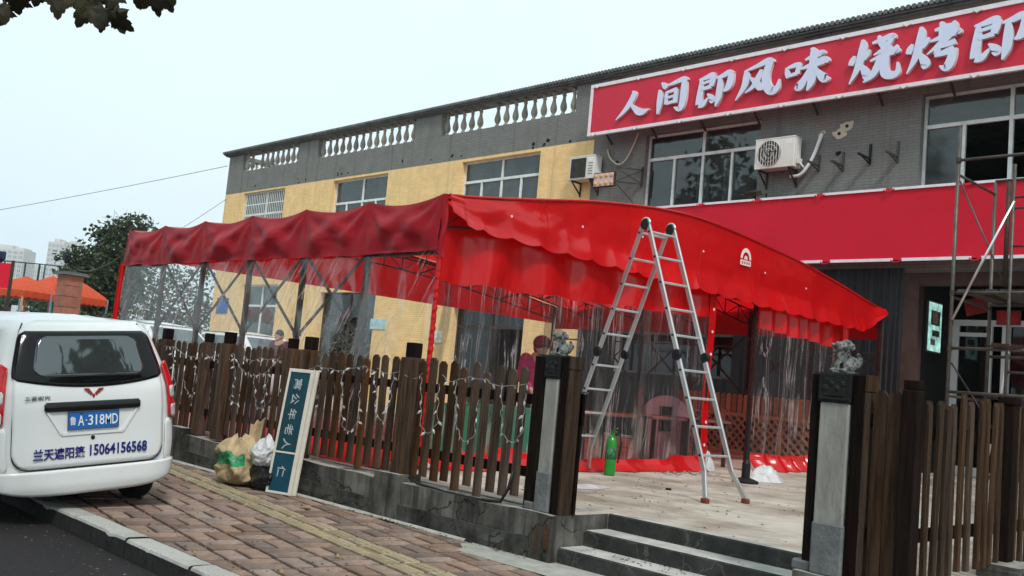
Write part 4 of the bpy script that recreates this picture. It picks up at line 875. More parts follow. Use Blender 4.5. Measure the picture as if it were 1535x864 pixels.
pB = pillar(-3.20, -3.125, -2.925, -2.815, 'right gate pillar at the fence corner, rough plaster core with a darker grey painted foot')
def lion(loc, s, label, rz):
    b = MB()
    def B(c, r, q=(1, 1, 1), ry=0): b.ball(Vector(c)*s, r*s, q, 12, 9, Matrix.Rotation(R(ry), 3, 'Y'))
    B((-.22, 0, .40), .36, (1.0, 1.0, 1.05)); B((.08, 0, .62), .33, (.95, 1.0, 1.1)); B((.12, 0, .88), .30, (1, 1.05, .9))
    B((.22, 0, 1.16), .33, (1.0, 1.02, .92)); B((.47, 0, 1.22), .20, (1.25, 1.0, .55), -18); B((.44, 0, .98), .17, (1.15, .95, .42), 20)
    for sgn in (-1, 1):
        b.limb([Vector((.20, sgn*.23, .70))*s, Vector((.38, sgn*.25, .36))*s, Vector((.42, sgn*.25, .10))*s], [.16*s, .125*s, .12*s]); B((.53, sgn*.25, .08), .15, (1.25, 1, .65))
        B((-.16, sgn*.28, .26), .26, (1.2, .75, 1.0)); B((.12, sgn*.36, .08), .15, (1.4, 1, .6))
        B((.08, sgn*.26, 1.30), .14, (.7, .6, 1.15)); B((.44, sgn*.13, 1.35), .075); B((.62, sgn*.07, 1.25), .06)
        for k in range(6): B((.06-.05*k, sgn*(.29-.03*k), 1.16-.11*k), .115)
        for k in range(3): B((.34, sgn*(.10+.1*k), .80-.05*k), .085)
    b.limb([Vector((-.50, 0, .25))*s, Vector((-.66, 0, .58))*s, Vector((-.55, .04, .86))*s], [.12*s, .16*s, .09*s]); B((.0, 0, 1.42), .20, (1.2, 1, .6)); B((-.2, 0, 1.2), .2)
    b.boxc(Vector((0, 0, -.02))*s, (1.15*s, .78*s, .10*s))
    o = obj('stone_lion', b, STONE, None, local=True, loc=loc, smooth=True, label=label, cat='statue'); o.rotation_euler = (0, 0, R(rz))
    m = o.modifiers.new('r', 'REMESH'); m.mode = 'VOXEL'; m.voxel_size = .0036; m.use_smooth_shade = True; applied(o)
    return o
lion((-5.53, 5.97, 1.660), .130, 'small grey stone lion sitting on the left gate pillar', -150)
lion((-3.02, 5.97, 1.660), .138, 'small grey stone lion sitting on the right gate pillar', -150)
# ---------------------------------------------------------------- string lights
WIRE = mat('white_wire', (.34, .33, .31), .5); BULB = mat('white_leaf_bulb', (.55, .54, .55), .35, var=.15, trans=.2)
b = MB(); b.add([(0, 0, 0), (.014, .004, -.022), (.016, 0, -.038), (0, -.003, -.075), (-.016, 0, -.038), (-.014, .004, -.022), (0, -.012, -.035)], [(0, 1, 6), (1, 2, 6), (2, 3, 6), (3, 4, 6), (4, 5, 6), (5, 0, 6), (0, 5, 4, 3, 2, 1)]); bulb_me = b.mesh('bulb', BULB)
def garland(pts, label, r=.0024, gap=.098):
    P = []
    for i in range(len(pts)-1):
        a, b_ = Vector(pts[i]), Vector(pts[i+1]); d = (b_-a).length; sag = .05*d if abs(a.z-b_.z) < .25 else 0
        n = max(4, int(d/.03))
        for k in range(n): t = k/n; p = a.lerp(b_, t); p.z -= sag*4*t*(1-t); p.y += .012*math.sin(k*1.3); p.x += .006*math.sin(k*2.1); P.append(p)
    P.append(Vector(pts[-1]))
    t = thing('string_light', label, 'string light', P[0], group='string lights on the picket fence')
    g = MB(); g.tube(P, r, 4); obj('wire', g, WIRE, t); acc = 0; last = P[0]
    for p in P[1:]:
        acc += (p-last).length; last = p
        if acc > gap:
            acc = rnd.uniform(-.03, .02); s = rnd.uniform(.5, .85)
            o = obj('bulb', bulb_me, None, t, loc=p-P[0]); o.rotation_euler = (rnd.uniform(-.5, .5), rnd.uniform(-1.1, 1.1), rnd.uniform(0, 6)); o.scale = (s, s, s)
GY = FY-.055
def fx(px_): return at(px_, 600, Y=GY).x
def fp(px_, py_): p = at(px_, py_, Y=GY); return (p.x, p.y, p.z)
GL = [([(236, 512), (262, 520), (290, 535), (330, 530)], 'short string of lights nearest the white van'),
      ([(258, 520), (262, 570), (258, 600)], 'hanging light strand right beside the tail lamp of the white van'),
      ([(300, 525), (330, 540), (350, 530), (352, 565), (345, 600), (355, 605)], 'string of lights looping below the fence post second from the van'),
      ([(275, 570), (283, 592), (296, 585), (292, 545)], 'small hanging loop of lights close to the white van'),
      ([(349, 530), (362, 553), (380, 563), (398, 558), (412, 545), (420, 535)], 'wide drooping loop of lights left of the green board'),
      ([(365, 533), (378, 541), (390, 536), (410, 538), (428, 541)], 'straight upper string of lights left of the green board'),
      ([(380, 560), (383, 610), (395, 612), (402, 560)], 'long narrow U of lights above the paper bag'),
      ([(424, 545), (422, 595), (430, 610), (440, 606)], 'dangling strand of lights touching the edge of the green board'),
      ([(448, 545), (455, 556), (475, 548), (495, 552), (510, 556), (525, 552), (545, 548), (565, 558)], 'upper string of lights starting behind the top of the green board'),
      ([(512, 558), (513, 640), (525, 647), (537, 632), (540, 575)], 'deep U of lights just right of the green board'),
      ([(560, 555), (564, 590), (562, 618), (574, 632), (585, 600), (590, 560)], 'U of lights with a zigzag bottom between the board and the capped post'),
      ([(565, 552), (580, 560), (600, 556), (620, 568), (634, 560)], 'string of lights crossing in front of the widest capped post'),
      ([(631, 565), (631, 640), (641, 650), (655, 636), (658, 575)], 'U of lights immediately right of the widest capped post'),
      ([(663, 562), (672, 572), (690, 568), (704, 565), (728, 568)], 'short sagging string of lights two boards right of the capped post'),
      ([(683, 570), (684, 640), (695, 662), (710, 655), (718, 600)], 'U of lights in the middle of the last fence bay'),
      ([(728, 568), (738, 576), (765, 578), (792, 574)], 'top string of lights nearest the left gate pillar'),
      ([(752, 575), (752, 650), (768, 664), (782, 650), (788, 590)], 'last U of lights before the left gate pillar')]
for pts, lb in GL: garland([fp(*q) for q in pts], 'white '+lb)
# black hose lying on the wall top
hz = .385
pts = [(-7.25, 5.88, .42), (-7.1, 5.86, hz), (-6.7, 5.855, hz-.02), (-6.25, 5.85, hz-.02), (-5.98, 5.86, hz), (-5.93, 5.89, .50), (-5.90, 5.90, .66)]
g = MB(); g.tube(pts, .014, 8); obj('hose', g, BLACK, None, smooth=True, label='black hose lying along the top of the low wall under the pickets', cat='hose')
# ================================================================== VAN
van = thing('parked_van', 'white minivan seen from behind, parked with its right wheels up on the pavement', 'van', (-8.40, 3.405, -.071), rot=(R(-6), 0, R(180))); van.scale = (1, .945, 1)
HW = [(.12, .70), (.22, .755), (.35, .80), (.6, .825), (.9, .82), (1.1, .80), (1.3, .755), (1.5, .69), (1.60, .645), (1.66, .58)]
XR = [(.12, .10), (.22, .03), (.30, .0), (.50, -.004), (.60, -.002), (.68, .0), (.95, .0), (1.08, .01), (1.2, .05), (1.55, .19), (1.62, .235), (1.66, .29)]
def lerp_t(T, z):
    if z <= T[0][0]: return T[0][1]
    for (a, p), (b, q) in zip(T[:-1], T[1:]):
        if z <= b: return p+(q-p)*(z-a)/(b-a)
    return T[-1][1]
def VS(t, z, off=0.0):
    hw = lerp_t(HW, z); n = 4.2; a = min(1, abs(t)); bul = (1-a**n)**(1/n)
    x = lerp_t(XR, z)+.34*(1-bul); y = -hw*t
    nx, ny = -1.0, -(.34*a**(n-1)*(1-a**n+1e-6)**(1/n-1))*(1 if t > 0 else -1)/hw
    ln = math.hypot(nx, ny); return Vector((x+nx/ln*off, y+ny/ln*off, z))
def tt(u):  # denser towards the corners
    s = 2*u-1; return math.copysign(1-(1-abs(s))**1.8, s)
def vpatch(name, z0, z1, t0, t1, rad, off, m, nu=30, nv=14, parent=van, zc=None, thick=.014, tfun=None):
    """a panel lying on the rear surface with rounded corners; zc lowers the bottom edge at the middle"""
    def fn(u, v):
        t_ = t0+(t1-t0)*u; lo = z0+(zc(t_) if zc else 0); z = lo+(z1-lo)*v; e = min(z-lo, z1-z); cut = 0
        if rad and e < rad: cut = rad-math.sqrt(max(0, rad*rad-(rad-e)**2))
        k = cut/.8; a, b = t0+k, t1-k
        if tfun: a, b = tfun(z, a, b)
        return VS(a+(b-a)*u, z, off)
    g = MB(); g.grid(fn, nu, nv); o = obj(name, g, m, parent, smooth=True, local=True)
    if thick: s = o.modifiers.new('s', 'SOLIDIFY'); s.thickness = thick; s.offset = 1
    return o
def zz(v): return .285+(1.66-.285)*v
g = MB(); g.grid(lambda u, v: VS(tt(u), zz(v)), 48, 40)
# flanks, nose and roof
def flank(sgn):
    def fn(u, v):
        z = zz(v); hw = lerp_t(HW, z); x0 = lerp_t(XR, z)+.34; xe = 4.25-.55*max(0, (z-.75)/.9)**1.2-(.06 if z < .3 else 0); x = x0+(xe-x0)*u
        k = max(0, (u-.86)/.14); return Vector((x, sgn*hw*(1-.35*k**2.2), z))
    return fn
for s in (1, -1): g.grid(flank(s), 40, 24)
g.grid(lambda u, v: (lambda a, b: a.lerp(b, u))(flank(1)(1, v), flank(-1)(1, v)), 8, 24)
def roofv(u, v):
    e_ = VS(2*v-1, 1.66); a = flank(1)(u, 1); b = flank(-1)(u, 1); p = a.lerp(b, v); k = min(1, u*5); k = k*k*(3-2*k)
    x = e_.x+(p.x-e_.x)*(u if u > .2 else u*1.0); q = e_.lerp(Vector((p.x, p.y, p.z)), k); q.x = e_.x*(1-u)+p.x*u if u < .2 else p.x*k+e_.x*(1-u)*0+0*(1-k)
    q.x = e_.x+(4.25-.55*(.91/.9)**1.2-e_.x)*u; q.z = 1.66+.055*(1-(2*v-1)**2)*min(1, u*5)+(.004 if int(v*36) % 4 == 0 and u > .05 else 0); return q
g.grid(roofv, 40, 36)
vb = obj('body', g, CARPAINT, van, smooth=True, local=True)
g = MB(); g.box(.22, 4.1, -.55, .55, .19, .30); g.box(.45, 4.0, -.72, .72, .26, .30); g.box(.10, .30, -.45, .45, .23, .29); obj('underbody', g, BLACK, van, local=True)
tg = vpatch('tailgate', .455, 1.655, -.80, .80, .12, .004, CARPAINT, 44, 30, thick=.016, tfun=lambda z, a, b: (a*(1+.06*max(0, min(1, (z-.8)/.8))), b*(1+.06*max(0, min(1, (z-.8)/.8)))))
bm = vpatch('bumper', .235, .438, -.999, .999, 0, .006, CARPAINT, 44, 8, thick=.034, zc=lambda t: .085*abs(t)**5)
g = MB(); pth = [VS(-.80, 1.0, .012)]+[VS(-.80, .98-.405*i/8, .012) for i in range(9)]+[VS(-.80+.13*(1-math.cos(a)), .575-.125*math.sin(a), .016) for a in [math.pi/2*i/8 for i in range(1, 9)]]
pth += [VS(-.67+1.34*i/20, .447, .016) for i in range(1, 20)]+[VS(.80-.13*(1-math.cos(a)), .575-.125*math.sin(a), .016) for a in [math.pi/2*(8-i)/8 for i in range(0, 8)]]+[VS(.80, .575+.405*i/8, .012) for i in range(9)]
g.tube(pth, .0065, 6)
for s_ in (1, -1): g.tube([VS(s_*(.80+.045*i/10), .98+.66*i/10, .012) for i in range(11)], .006, 6)
obj('tailgate_gap', g, BLACK, van, local=True)
vpatch('bumper_corner', .435, .80, .845, .999, .02, .004, CARPAINT, 10, 8, thick=.012); vpatch('bumper_corner', .435, .80, -.999, -.845, .02, .004, CARPAINT, 10, 8, thick=.012)
TRIMB = mat('black_trim', (.012, .012, .013), .35, var=.2)
rw = vpatch('rear_window', 1.165, 1.575, -.845, .845, .05, .022, CARGLASS, 40, 14, zc=lambda t: -.055*(1-(t/.8)**2), thick=.006)
CLEARG = glass('van_window_centre', (.22, .25, .27), .16, .02, .10)
VIN = mat('van_interior', (.16, .165, .17), .8, var=.4, nscale=3)
WG = bpy.data.materials.new('van_glass_centre'); WG.use_nodes = True; N, l = nodes_of(WG); N.remove(N['Principled BSDF'])
gl_ = N.new('ShaderNodeBsdfGlossy'); gl_.inputs['Roughness'].default_value = .03; gl_.inputs['Color'].default_value = (.9, .95, .97, 1); df_ = N.new('ShaderNodeBsdfDiffuse'); df_.inputs[0].default_value = (.03, .033, .035, 1)
mx_ = N.new('ShaderNodeMixShader'); mx_.inputs[0].default_value = .125; l(df_.outputs[0], mx_.inputs[1]); l(gl_.outputs[0], mx_.inputs[2]); l(mx_.outputs[0], N['Material Output'].inputs[0])
vpatch('glass', 1.20, 1.535, -.64, .64, .09, .029, WG, 30, 12, thick=.003)
LRED = mat('tail_lamp_red', (.50, .008, .012), .15, var=.25, nscale=12, coat=.7); LCLR = mat('tail_lamp_clear', (.55, .52, .52), .12, var=.35, nscale=26, coat=.7)
for s in (1, -1):
    t0, t1 = (.875, .997) if s > 0 else (-.997, -.875)
    tl = vpatch('tail_lamp', .80, 1.30, t0, t1, .04, .018, LRED, 12, 16, thick=.02)
    for a, b in ((.815, .925), (.985, 1.09)): vpatch('lamp_lens', a, b, t0+.012, t1-.012, .01, .039, LCLR, 10, 5, thick=.004, parent=tl)
g = MB()
hz_ = .955
g.grid(lambda u, v: VS(-.50+u*1.0, hz_+.040*math.sin(2*math.pi*v), .032+.024*math.cos(2*math.pi*v)), 24, 8); g.boxc(VS(-.5, hz_, .03), (.03, .02, .05)); g.boxc(VS(.5, hz_, .03), (.03, .02, .05))
obj('grip_bar', g, TRIMB, van, smooth=True, local=True)
g = MB(); px0 = VS(0, .835, 0).x
for s in (1, -1): g.bar((px0-.024, s*.40, .925), (px0-.024, s*.27, .725), .012, .02)
g.bar((px0-.024, .27, .725), (px0-.024, -.27, .725), .012, .02); obj('plate_recess', g, CARPAINT, van, local=True)
# number plate, letters raised
PBLUE = mat('plate_blue', (.016, .13, .42), .4, var=.05); PWH = mat('plate_white', (.78, .80, .82), .4, var=.02)
pz = .835
g = MB(); g.boxc((px0-.030, 0, pz), (.012, .452, .152)); plate = obj('number_plate', g, PBLUE, van, local=True, bevel=.004)
g = MB()
for z in (-.071, .071): g.boxc((px0-.0375, 0, pz+z), (.003, .446, .006))
for y in (-.221, .221): g.boxc((px0-.0375, y, pz), (.003, .006, .136))
for y in (-.11, .11): g.lathe([(.011, 0), (.011, .006)], (px0-.036, y, pz+.066), 8, Matrix.Rotation(R(-90), 3, 'Y'))
obj('plate_rim', g, GALV, plate, local=True)
REARM = Matrix(((0, 0, -1), (-1, 0, 0), (0, 1, 0)))       # text x -> van right, text y -> up, text normal -> backwards
def rear_text(body, z, y, m, name, parent=van, xo=-.004, **k):
    me = text_mesh(body, m, name=name, **k); o = bpy.data.objects.new(name, me); COL.objects.link(o); o.parent = parent
    o.matrix_local = Matrix.Translation((VS(0, z, 0).x+xo, y, z)) @ REARM.to_4x4(); return o
rear_text('鲁', pz, .183, PWH, 'plate_character', plate, -.0385, height=.072, width=.052, bold=.004)
rear_text('A', pz, .113, PWH, 'plate_character', plate, -.0385, height=.085, width=.052, bold=.004)
rear_text('·', pz, .068, PWH, 'plate_character', plate, -.0385, height=.012, width=.012)
for c, y in zip('318MD', (.030, -.020, -.070, -.127, -.187)): rear_text(c, pz, y, PWH, 'plate_character', plate, -.0385, height=.085, width=.012 if c == '1' else (.05 if c in 'MD' else .042), bold=.004)
rear_text('兰天遮阳篷', .572, .285, BLUE, 'painted_lettering', van, -.026, width=.435, height=.098, bold=.018)
rear_text('15064156568', .580, -.235, BLUE, 'painted_lettering', van, -.026, width=.52, height=.094, bold=.022)
rear_text('五菱宏光', 1.035, .475, GALV, 'badge_lettering', van, -.022, width=.21, height=.035)
EMB = mat('emblem_red', (.30, .02, .02), .25, var=.2, coat=.6)
ez = 1.065; ex = VS(0, ez, 0).x
g = MB()
EMX = Matrix(((0, 0, -1, ex-.022), (-1, 0, 0, 0), (0, 1, 0, ez), (0, 0, 0, 1)))
for s in (1, -1):
    P_ = [(.012, -.004), (.030, .016), (.044, .034), (.086, .037), (.074, .014), (.060, .014), (.052, -.006), (.038, -.006), (.028, -.024), (.016, -.020)]
    g.prism([(s*u, v) for u, v in (P_ if s > 0 else P_[::-1])], EMX, .008)
    P_ = [(.0, -.050), (.012, -.030), (.007, -.008), (.0, -.014)]
    g.prism([(s*u, v) for u, v in (P_ if s > 0 else P_[::-1])], EMX, .0075)
obj('emblem', g, EMB, van, local=True)
g = MB(); g.lathe([(.018, 0), (.018, .006)], (VS(0, .665, .02).x, 0, .685), 10, Matrix.Rotation(R(-90), 3, 'Y')); obj('lock', g, TRIMB, van, local=True)
# wheels
def wheel(x, y, s):
    w_ = bpy.data.objects.new('wheel', None)
    rot = Matrix.Rotation(R(90), 3, 'X'); g = MB()
    g.lathe([(.19, -.085), (.27, -.09), (.285, -.07), (.29, 0), (.285, .07), (.27, .09), (.19, .085)], (x, y, .285), 28, rot)
    t = obj('wheel', g, TYRE, van, smooth=True, local=True); g = MB(); g.lathe([(.05, -.05), (.185, -.06), (.195, 0), (.185, .06), (.05, .05)], (x, y, .285), 20, rot); obj('rim', g, GALV, t, smooth=True, local=True)
for x in (.68, 3.38):
    for s in (1, -1): wheel(x, s*.70, s)
for s in (1, -1):
    for a, b in ((.12, .30), (.33, .52), (.55, .74)):
        g = MB(); g.grid(lambda u, v: Vector(flank(s)(a+(b-a)*u, .64+.27*v))+Vector((0, s*.006, 0)), 8, 6); obj('side_window', g, CARGLASS, van, smooth=True, local=True)
# ================================================================== LADDER
lad = thing('folding_ladder', 'tall folding aluminium A-frame ladder with black hinge joints on the concrete terrace', 'ladder', (-6.86, 8.92, TZ))
e = Vector((2.44, -.38, 0)).normalized(); nn = Vector((-e.y, e.x, 0))
AP = Vector((-6.88, 8.88, 3.36)); SEP = .20
ZH = 1.86
for sgn, lx in ((1, 1.30), (-1, 1.23)):
    foot = Vector((AP.x, AP.y, TZ))+e*lx*sgn
    for k in (-1, 1):
        top = AP+nn*SEP*k+e*.03*sgn; ft = foot+nn*(SEP+.10)*k; bend = top.lerp(foot+nn*(SEP+.005)*k, .90); mid = top.lerp(bend, .505/.9)
        d = (bend-top).normalized(); sd_ = nn
        def rail(p, q, a=.026, b=.062):
            g = MB(); dd = (q-p).normalized(); xx = (nn-dd*nn.dot(dd)).normalized(); zz_ = xx.cross(dd); g.boxc((p+q)/2, (a, (q-p).length, b), Matrix((xx, dd, zz_)).transposed()); return g
        obj('rail', rail(top-d*.02, mid-d*.05), ALU, lad, bevel=.006); g = rail(mid+d*.05, bend); gg = rail(bend-d*.01, ft+Vector((0, 0, .04)), .0262, .0622); g.add(gg.v, gg.f); obj('rail', g, ALU, lad, bevel=.006)
        g = MB(); g.boxc(ft+Vector((0, 0, .025)), (.055, .085, .05), Matrix.Rotation(math.atan2(nn.y, nn.x), 3, 'Z') @ Matrix.Rotation(0, 3, 'X')); obj('foot', g, FOOT, lad, bevel=.008)
        rr = Matrix((e, Vector((0, 0, 1)), nn)).transposed(); g = MB(); g.lathe([(.055, -.02), (.062, -.012), (.062, .012), (.055, .02)], mid+nn*k*.018, 16, rr); g.lathe([(.02, -.03), (.02, .03)], mid+nn*k*.018, 8, rr); g.bar(mid-d*.13, mid+d*.13, .02, .035); obj('hinge', g, BLACK, lad)
        for q in range(5):
            p = top.lerp(mid, (q+.42)/5.15)
            if k == -1:
                g = MB(); p2 = p+nn*2*SEP; g.bar(p, p2, .03, .026); obj('rung', g, ALU, lad, bevel=.005)
            g = MB(); g.lathe([(.013, -.02), (.013, .02)], p+nn*k*.004, 8, rr); obj('rivet', g, BLACK, lad)
        for q in range(4):
            p = mid.lerp(bend, (q+.55)/4.1)
            if k == -1:
                g = MB(); p2 = p+nn*2*SEP*1.0; g.bar(p, p2, .03, .026); obj('rung', g, ALU, lad, bevel=.005)
            g = MB(); g.lathe([(.013, -.02), (.013, .02)], p+nn*k*.004, 8, rr); obj('rivet', g, BLACK, lad)
for k in (-1, 1):
    rr = Matrix((e, Vector((0, 0, 1)), nn)).transposed(); g = MB(); g.lathe([(.06, -.026), (.066, -.016), (.066, .016), (.06, .026)], AP+nn*SEP*k+Vector((0, 0, -.03)), 18, rr); obj('apex_hinge', g, BLACK, lad)
    g = MB(); P_ = [AP+nn*SEP*k+Vector((0, 0, -.03))+e*(.072*math.cos(a))+Vector((0, 0, .072*math.sin(a))) for a in [math.pi*i/10 for i in range(11)]]; g.tube(P_, .013, 6); obj('apex_strap', g, ALU, lad, smooth=True)
# ================================================================== LEANING BOARDS, BAGS
TEAL = mat('teal_board', (.010, .048, .066), .5, var=.12, nscale=6); TEAL2 = mat('blue_board', (.009, .058, .092), .5, var=.12); CREAM = mat('cream_frame', (.62, .58, .50), .6, var=.08, dirt=(.4, .36, .3), dirt_scale=6, dirt_amt=.5)
BTXT = mat('board_lettering', (.36, .40, .42), .6, var=.1)
bd = Vector((.94, .34, 0)).normalized(); bn_ = Vector((-bd.y, bd.x, 0)); BL = 1.335; WB = .335
def board(base, label, text, shift=0):
    lean = Vector((bn_.x*.17, bn_.y*.17, 1.30)).normalized(); nrm = bd.cross(lean)
    t = thing('sign_board', label, 'sign board', base)
    M3 = Matrix((bd, lean, nrm)).transposed()
    def bxx(u0, u1, v0, v1, w0_, w1): return MB().boxc(Vector(base)+M3 @ Vector(((u0+u1)/2, (v0+v1)/2, (w0_+w1)/2)), (u1-u0, v1-v0, w1-w0_), M3)
    fw = .026
    g = bxx(0, fw, 0, BL, -.012, .014)
    for q in (bxx(WB-fw*1.7, WB, 0, BL, -.012, .014), bxx(fw, WB-fw*1.7, 0, fw, -.012, .013), bxx(fw, WB-fw*1.7, BL-fw*1.4, BL, -.012, .013), bxx(fw, WB-fw*1.7, .425, .445, -.012, .012)): g.add(q.v, q.f)
    obj('frame', g, CREAM, t, bevel=.003)
    obj('panel', bxx(fw, WB-fw*1.7, .446, BL-fw*1.4, -.01, .004), TEAL, t); obj('panel', bxx(fw, WB-fw*1.7, fw, .424, -.01, .004), TEAL2, t)
    if text:
        me0 = [('寓', 1.17), ('公', 1.01), ('年', .845), ('老', .68), ('人', .525), ('仁', .235)]
        for c, v in me0:
            me = text_mesh(c, BTXT, height=.108, width=.115, name='painted_character', bold=.008); o = bpy.data.objects.new('painted_character', me); COL.objects.link(o); o.parent = t
            RM = M3 @ Matrix(((0, 1, 0), (-1, 0, 0), (0, 0, 1)))
            o.matrix_local = Matrix.Translation(M3 @ Vector((.150, v, .0065))) @ RM.to_4x4()
    return t
board((-9.235, 5.565, .002), 'tall teal sign board with grey sideways characters leaning against the fence', True)
b0 = Vector((-9.235, 5.565, .002))+bd*.035+bn_*.032; board(tuple(b0), 'second cream-framed sign board leaning hidden behind the teal one with characters', False)
PAPER = mat('brown_sack', (.44, .33, .19), .75, var=.25, nscale=7, dirt=(.16, .11, .07), dirt_scale=5, dirt_amt=.6, bump=.5, bscale=22)
PGRN = mat('green_print', (.02, .22, .09), .6, var=.35, nscale=14, dirt=(.3, .45, .32), dirt_scale=18, dirt_amt=.6)
WPL = mat('white_plastic_bag', (.72, .72, .73), .25, var=.15, nscale=8, trans=.3, bump=.4, bscale=20); BPL = mat('black_plastic_bag', (.012, .012, .013), .3, var=.3, bump=.6, bscale=14)
def sack(c, rx, ry, h, seed, amp=.06, n=44, m=30, lean=(0, 0), band=None, top=.55):
    b = MB(); k = 0
    def prof_(v): return (1-abs(2*v-1)**3.2)**.5 if v < .5 else max(.02, (1-abs(2*v-1)**2.4))**(top)
    for i in range(m+1):
        v = i/m; r_ = prof_(v)
        for j in range(n):
            a = 2*math.pi*j/n; ca, sa = math.cos(a), math.sin(a); cr_ = noise.ridged_multi_fractal(Vector((ca*1.3, sa*1.3, v*2.2+seed)), .8, 2.1, 4, 1.0, 2.0)-1.0
            q = 1+amp*1.6*cr_+amp*2*fbm(ca, sa, v*1.5+seed, 1.2)
            b.v.append((c[0]+rx*r_*q*math.copysign(abs(ca)**.75, ca)+lean[0]*v*h, c[1]+ry*r_*q*math.copysign(abs(sa)**.75, sa)+lean[1]*v*h, max(c[2]+.002, c[2]+h*v*(1+.25*fbm(ca*1.5, sa*1.5, seed)*v))))
    for i in range(m):
        for j in range(n):
            b.f.append((i*n+j, i*n+(j+1) % n, (i+1)*n+(j+1) % n, (i+1)*n+j)); zc = (i+.5)/m; a = 2*math.pi*(j+.5)/n
            b.mi.append(1 if band and band[0]+.07*math.sin(a+2) < zc < band[1]+.07*math.sin(a+2) and band[2] < a < band[3] else 0)
    b.f.append(tuple(range(n))[::-1]); b.mi.append(0); b.f.append(tuple(m*n+j for j in range(n))); b.mi.append(0)
    return b
b = sack((-9.80, 5.52, .0), .27, .20, .50, 3.3, .11, n=72, m=50, lean=(-.12, .03), band=(.40, .66, 3.3, 6.1), top=.42)
# twisted neck rising behind
for i in range(24): pass
k = len(b.v)
bag = obj('paper_sack', b, [PAPER, PGRN], None, smooth=True, label='crumpled brown sack with a green printed band slumped on the pavement against the wall', cat='bag')
g = MB(); g.grid(lambda u, v: (-9.66+.10*math.cos(2.4*u+.6)*(1+.4*v)-.05*u+.03*math.sin(9*u), 5.60+.06*math.sin(3*u)+.03*v, .40+.36*math.sin(math.pi*.5*min(1, v*1.1))*(1-.25*u)+.02*math.sin(14*u+5*v)), 22, 16); obj('paper_wrap', g, PAPER, bag, smooth=True)
obj('plastic_bag', sack((-9.44, 5.60, .24), .13, .10, .30, 9.1, .16, n=64, m=44, lean=(.06, .03), top=.5), WPL, None, smooth=True, label='white plastic carrier bag stuffed on top beside the brown sack', cat='bag')
obj('plastic_bag', sack((-9.40, 5.64, .0), .20, .13, .27, 5.2, .11, n=56, m=40), BPL, None, smooth=True, label='black bin bag in the shade between the brown sack and the teal board', cat='bag')
# ================================================================== THINGS ON THE TERRACE
EXG = mat('extinguisher_green', (.02, .23, .03), .3, var=.08, coat=.4)
ex_ = at(913, 713, Z=TZ); ext = thing('fire_extinguisher', 'bright green fire extinguisher standing beside the left ladder foot', 'extinguisher', ex_)
c = (ex_.x, ex_.y, TZ)
g = MB(); g.lathe([(.06, 0), (.068, .01), (.070, .03), (.070, .40), (.060, .445), (.032, .475), (.026, .49)], c, 20); obj('cylinder', g, EXG, ext, smooth=True)
g = MB(); g.lathe([(.024, .485), (.024, .53)], c, 10); g.bar((c[0]-.02, c[1], TZ+.54), (c[0]+.10, c[1]-.03, TZ+.585), .02, .014); g.bar((c[0]-.02, c[1], TZ+.525), (c[0]+.09, c[1]-.03, TZ+.54), .018, .012); obj('valve_handle', g, EXG, ext)
g = MB(); g.tube([(c[0]+.02, c[1]+.03, TZ+.50), (c[0]+.09, c[1]+.05, TZ+.50), (c[0]+.11, c[1]+.05, TZ+.40), (c[0]+.075, c[1]+.05, TZ+.16)], .011, 8); obj('hose', g, BLACK, ext, smooth=True)
g = MB(); g.lathe([(.0712, .20), (.0712, .34)], c, 20); obj('label_print', g, mat('extinguisher_label', (.03, .14, .06), .4, var=.7, nscale=25), ext, smooth=True)
# black parasol stand
q = at(1117, 724, Z=TZ); st_ = thing('parasol_stand', 'black parasol foot with an upright tube on the terrace by the ladder', 'stand', q)
g = MB(); g.lathe([(.17, 0), (.17, .03), (.12, .05), (.05, .07)], (q.x, q.y, TZ), 20); obj('base', g, BLACK, st_)
g = MB(); g.lathe([(.055, .065), (.055, .25), (.035, .30), (.035, .42), (.022, .43), (.022, .86)], (q.x, q.y, TZ), 12); obj('tube', g, BLACK, st_)
def rag(px_, py_, rx, ry, h, seed, label, m, name='cloth'):
    q = at(px_, py_, Z=TZ); g = MB()
    def fn(u, v):
        a = 2*math.pi*u; r_ = v*(1+.35*fbm(math.cos(a), math.sin(a), seed, 1.3)); return q.x+rx*r_*math.cos(a), q.y+ry*r_*math.sin(a), TZ+.006+h*(1-v*v)*(.5+max(0, .6+noise.ridged_multi_fractal(Vector((math.cos(a)*v*2, math.sin(a)*v*2, seed)), .9, 2.2, 4, 1, 2)-.9))
    g.grid(fn, 36, 14); obj(name, g, m, None, smooth=True, label=label, cat='cloth' if name == 'cloth' else 'litter')
rag(1143, 721, .26, .40, .13, 2.2, 'crumpled white cloth lying by the black parasol foot', WPL)
rag(1060, 706, .10, .16, .17, 7.7, 'small pale plastic bag lying on the red curtain hem behind the ladder', WPL, 'plastic_litter')
rag(880, 731, .20, .30, .015, 4.4, 'flat torn white paper on the terrace beside the left pillar', WPL, 'paper_litter')
g = MB(); P_ = []
for i in range(40):
    t = i/39; P_.append(at(985+95*t, 704+6*math.sin(t*9)+4*t, Z=TZ+.008))
g.tube(P_, .006, 5); P_ = [at(1000+60*i/20, 709-3*math.sin(i*.8), Z=TZ+.01) for i in range(21)]; g.tube(P_, .010, 5)
obj('cable', g, WIRE, None, smooth=True, label='loose white cable trailing along the red curtain hem', cat='cable')
g = MB(); q = at(1002, 735, Z=TZ); g.boxc((q.x, q.y, TZ+.012), (.06, .03, .02), Matrix.Rotation(.5, 3, 'Z')); obj('offcut', g, BLACK, None, label='small dark offcut lying in the middle of the terrace', cat='litter')
DL = mat('dry_leaf', (.30, .17, .08), .8, var=.3)
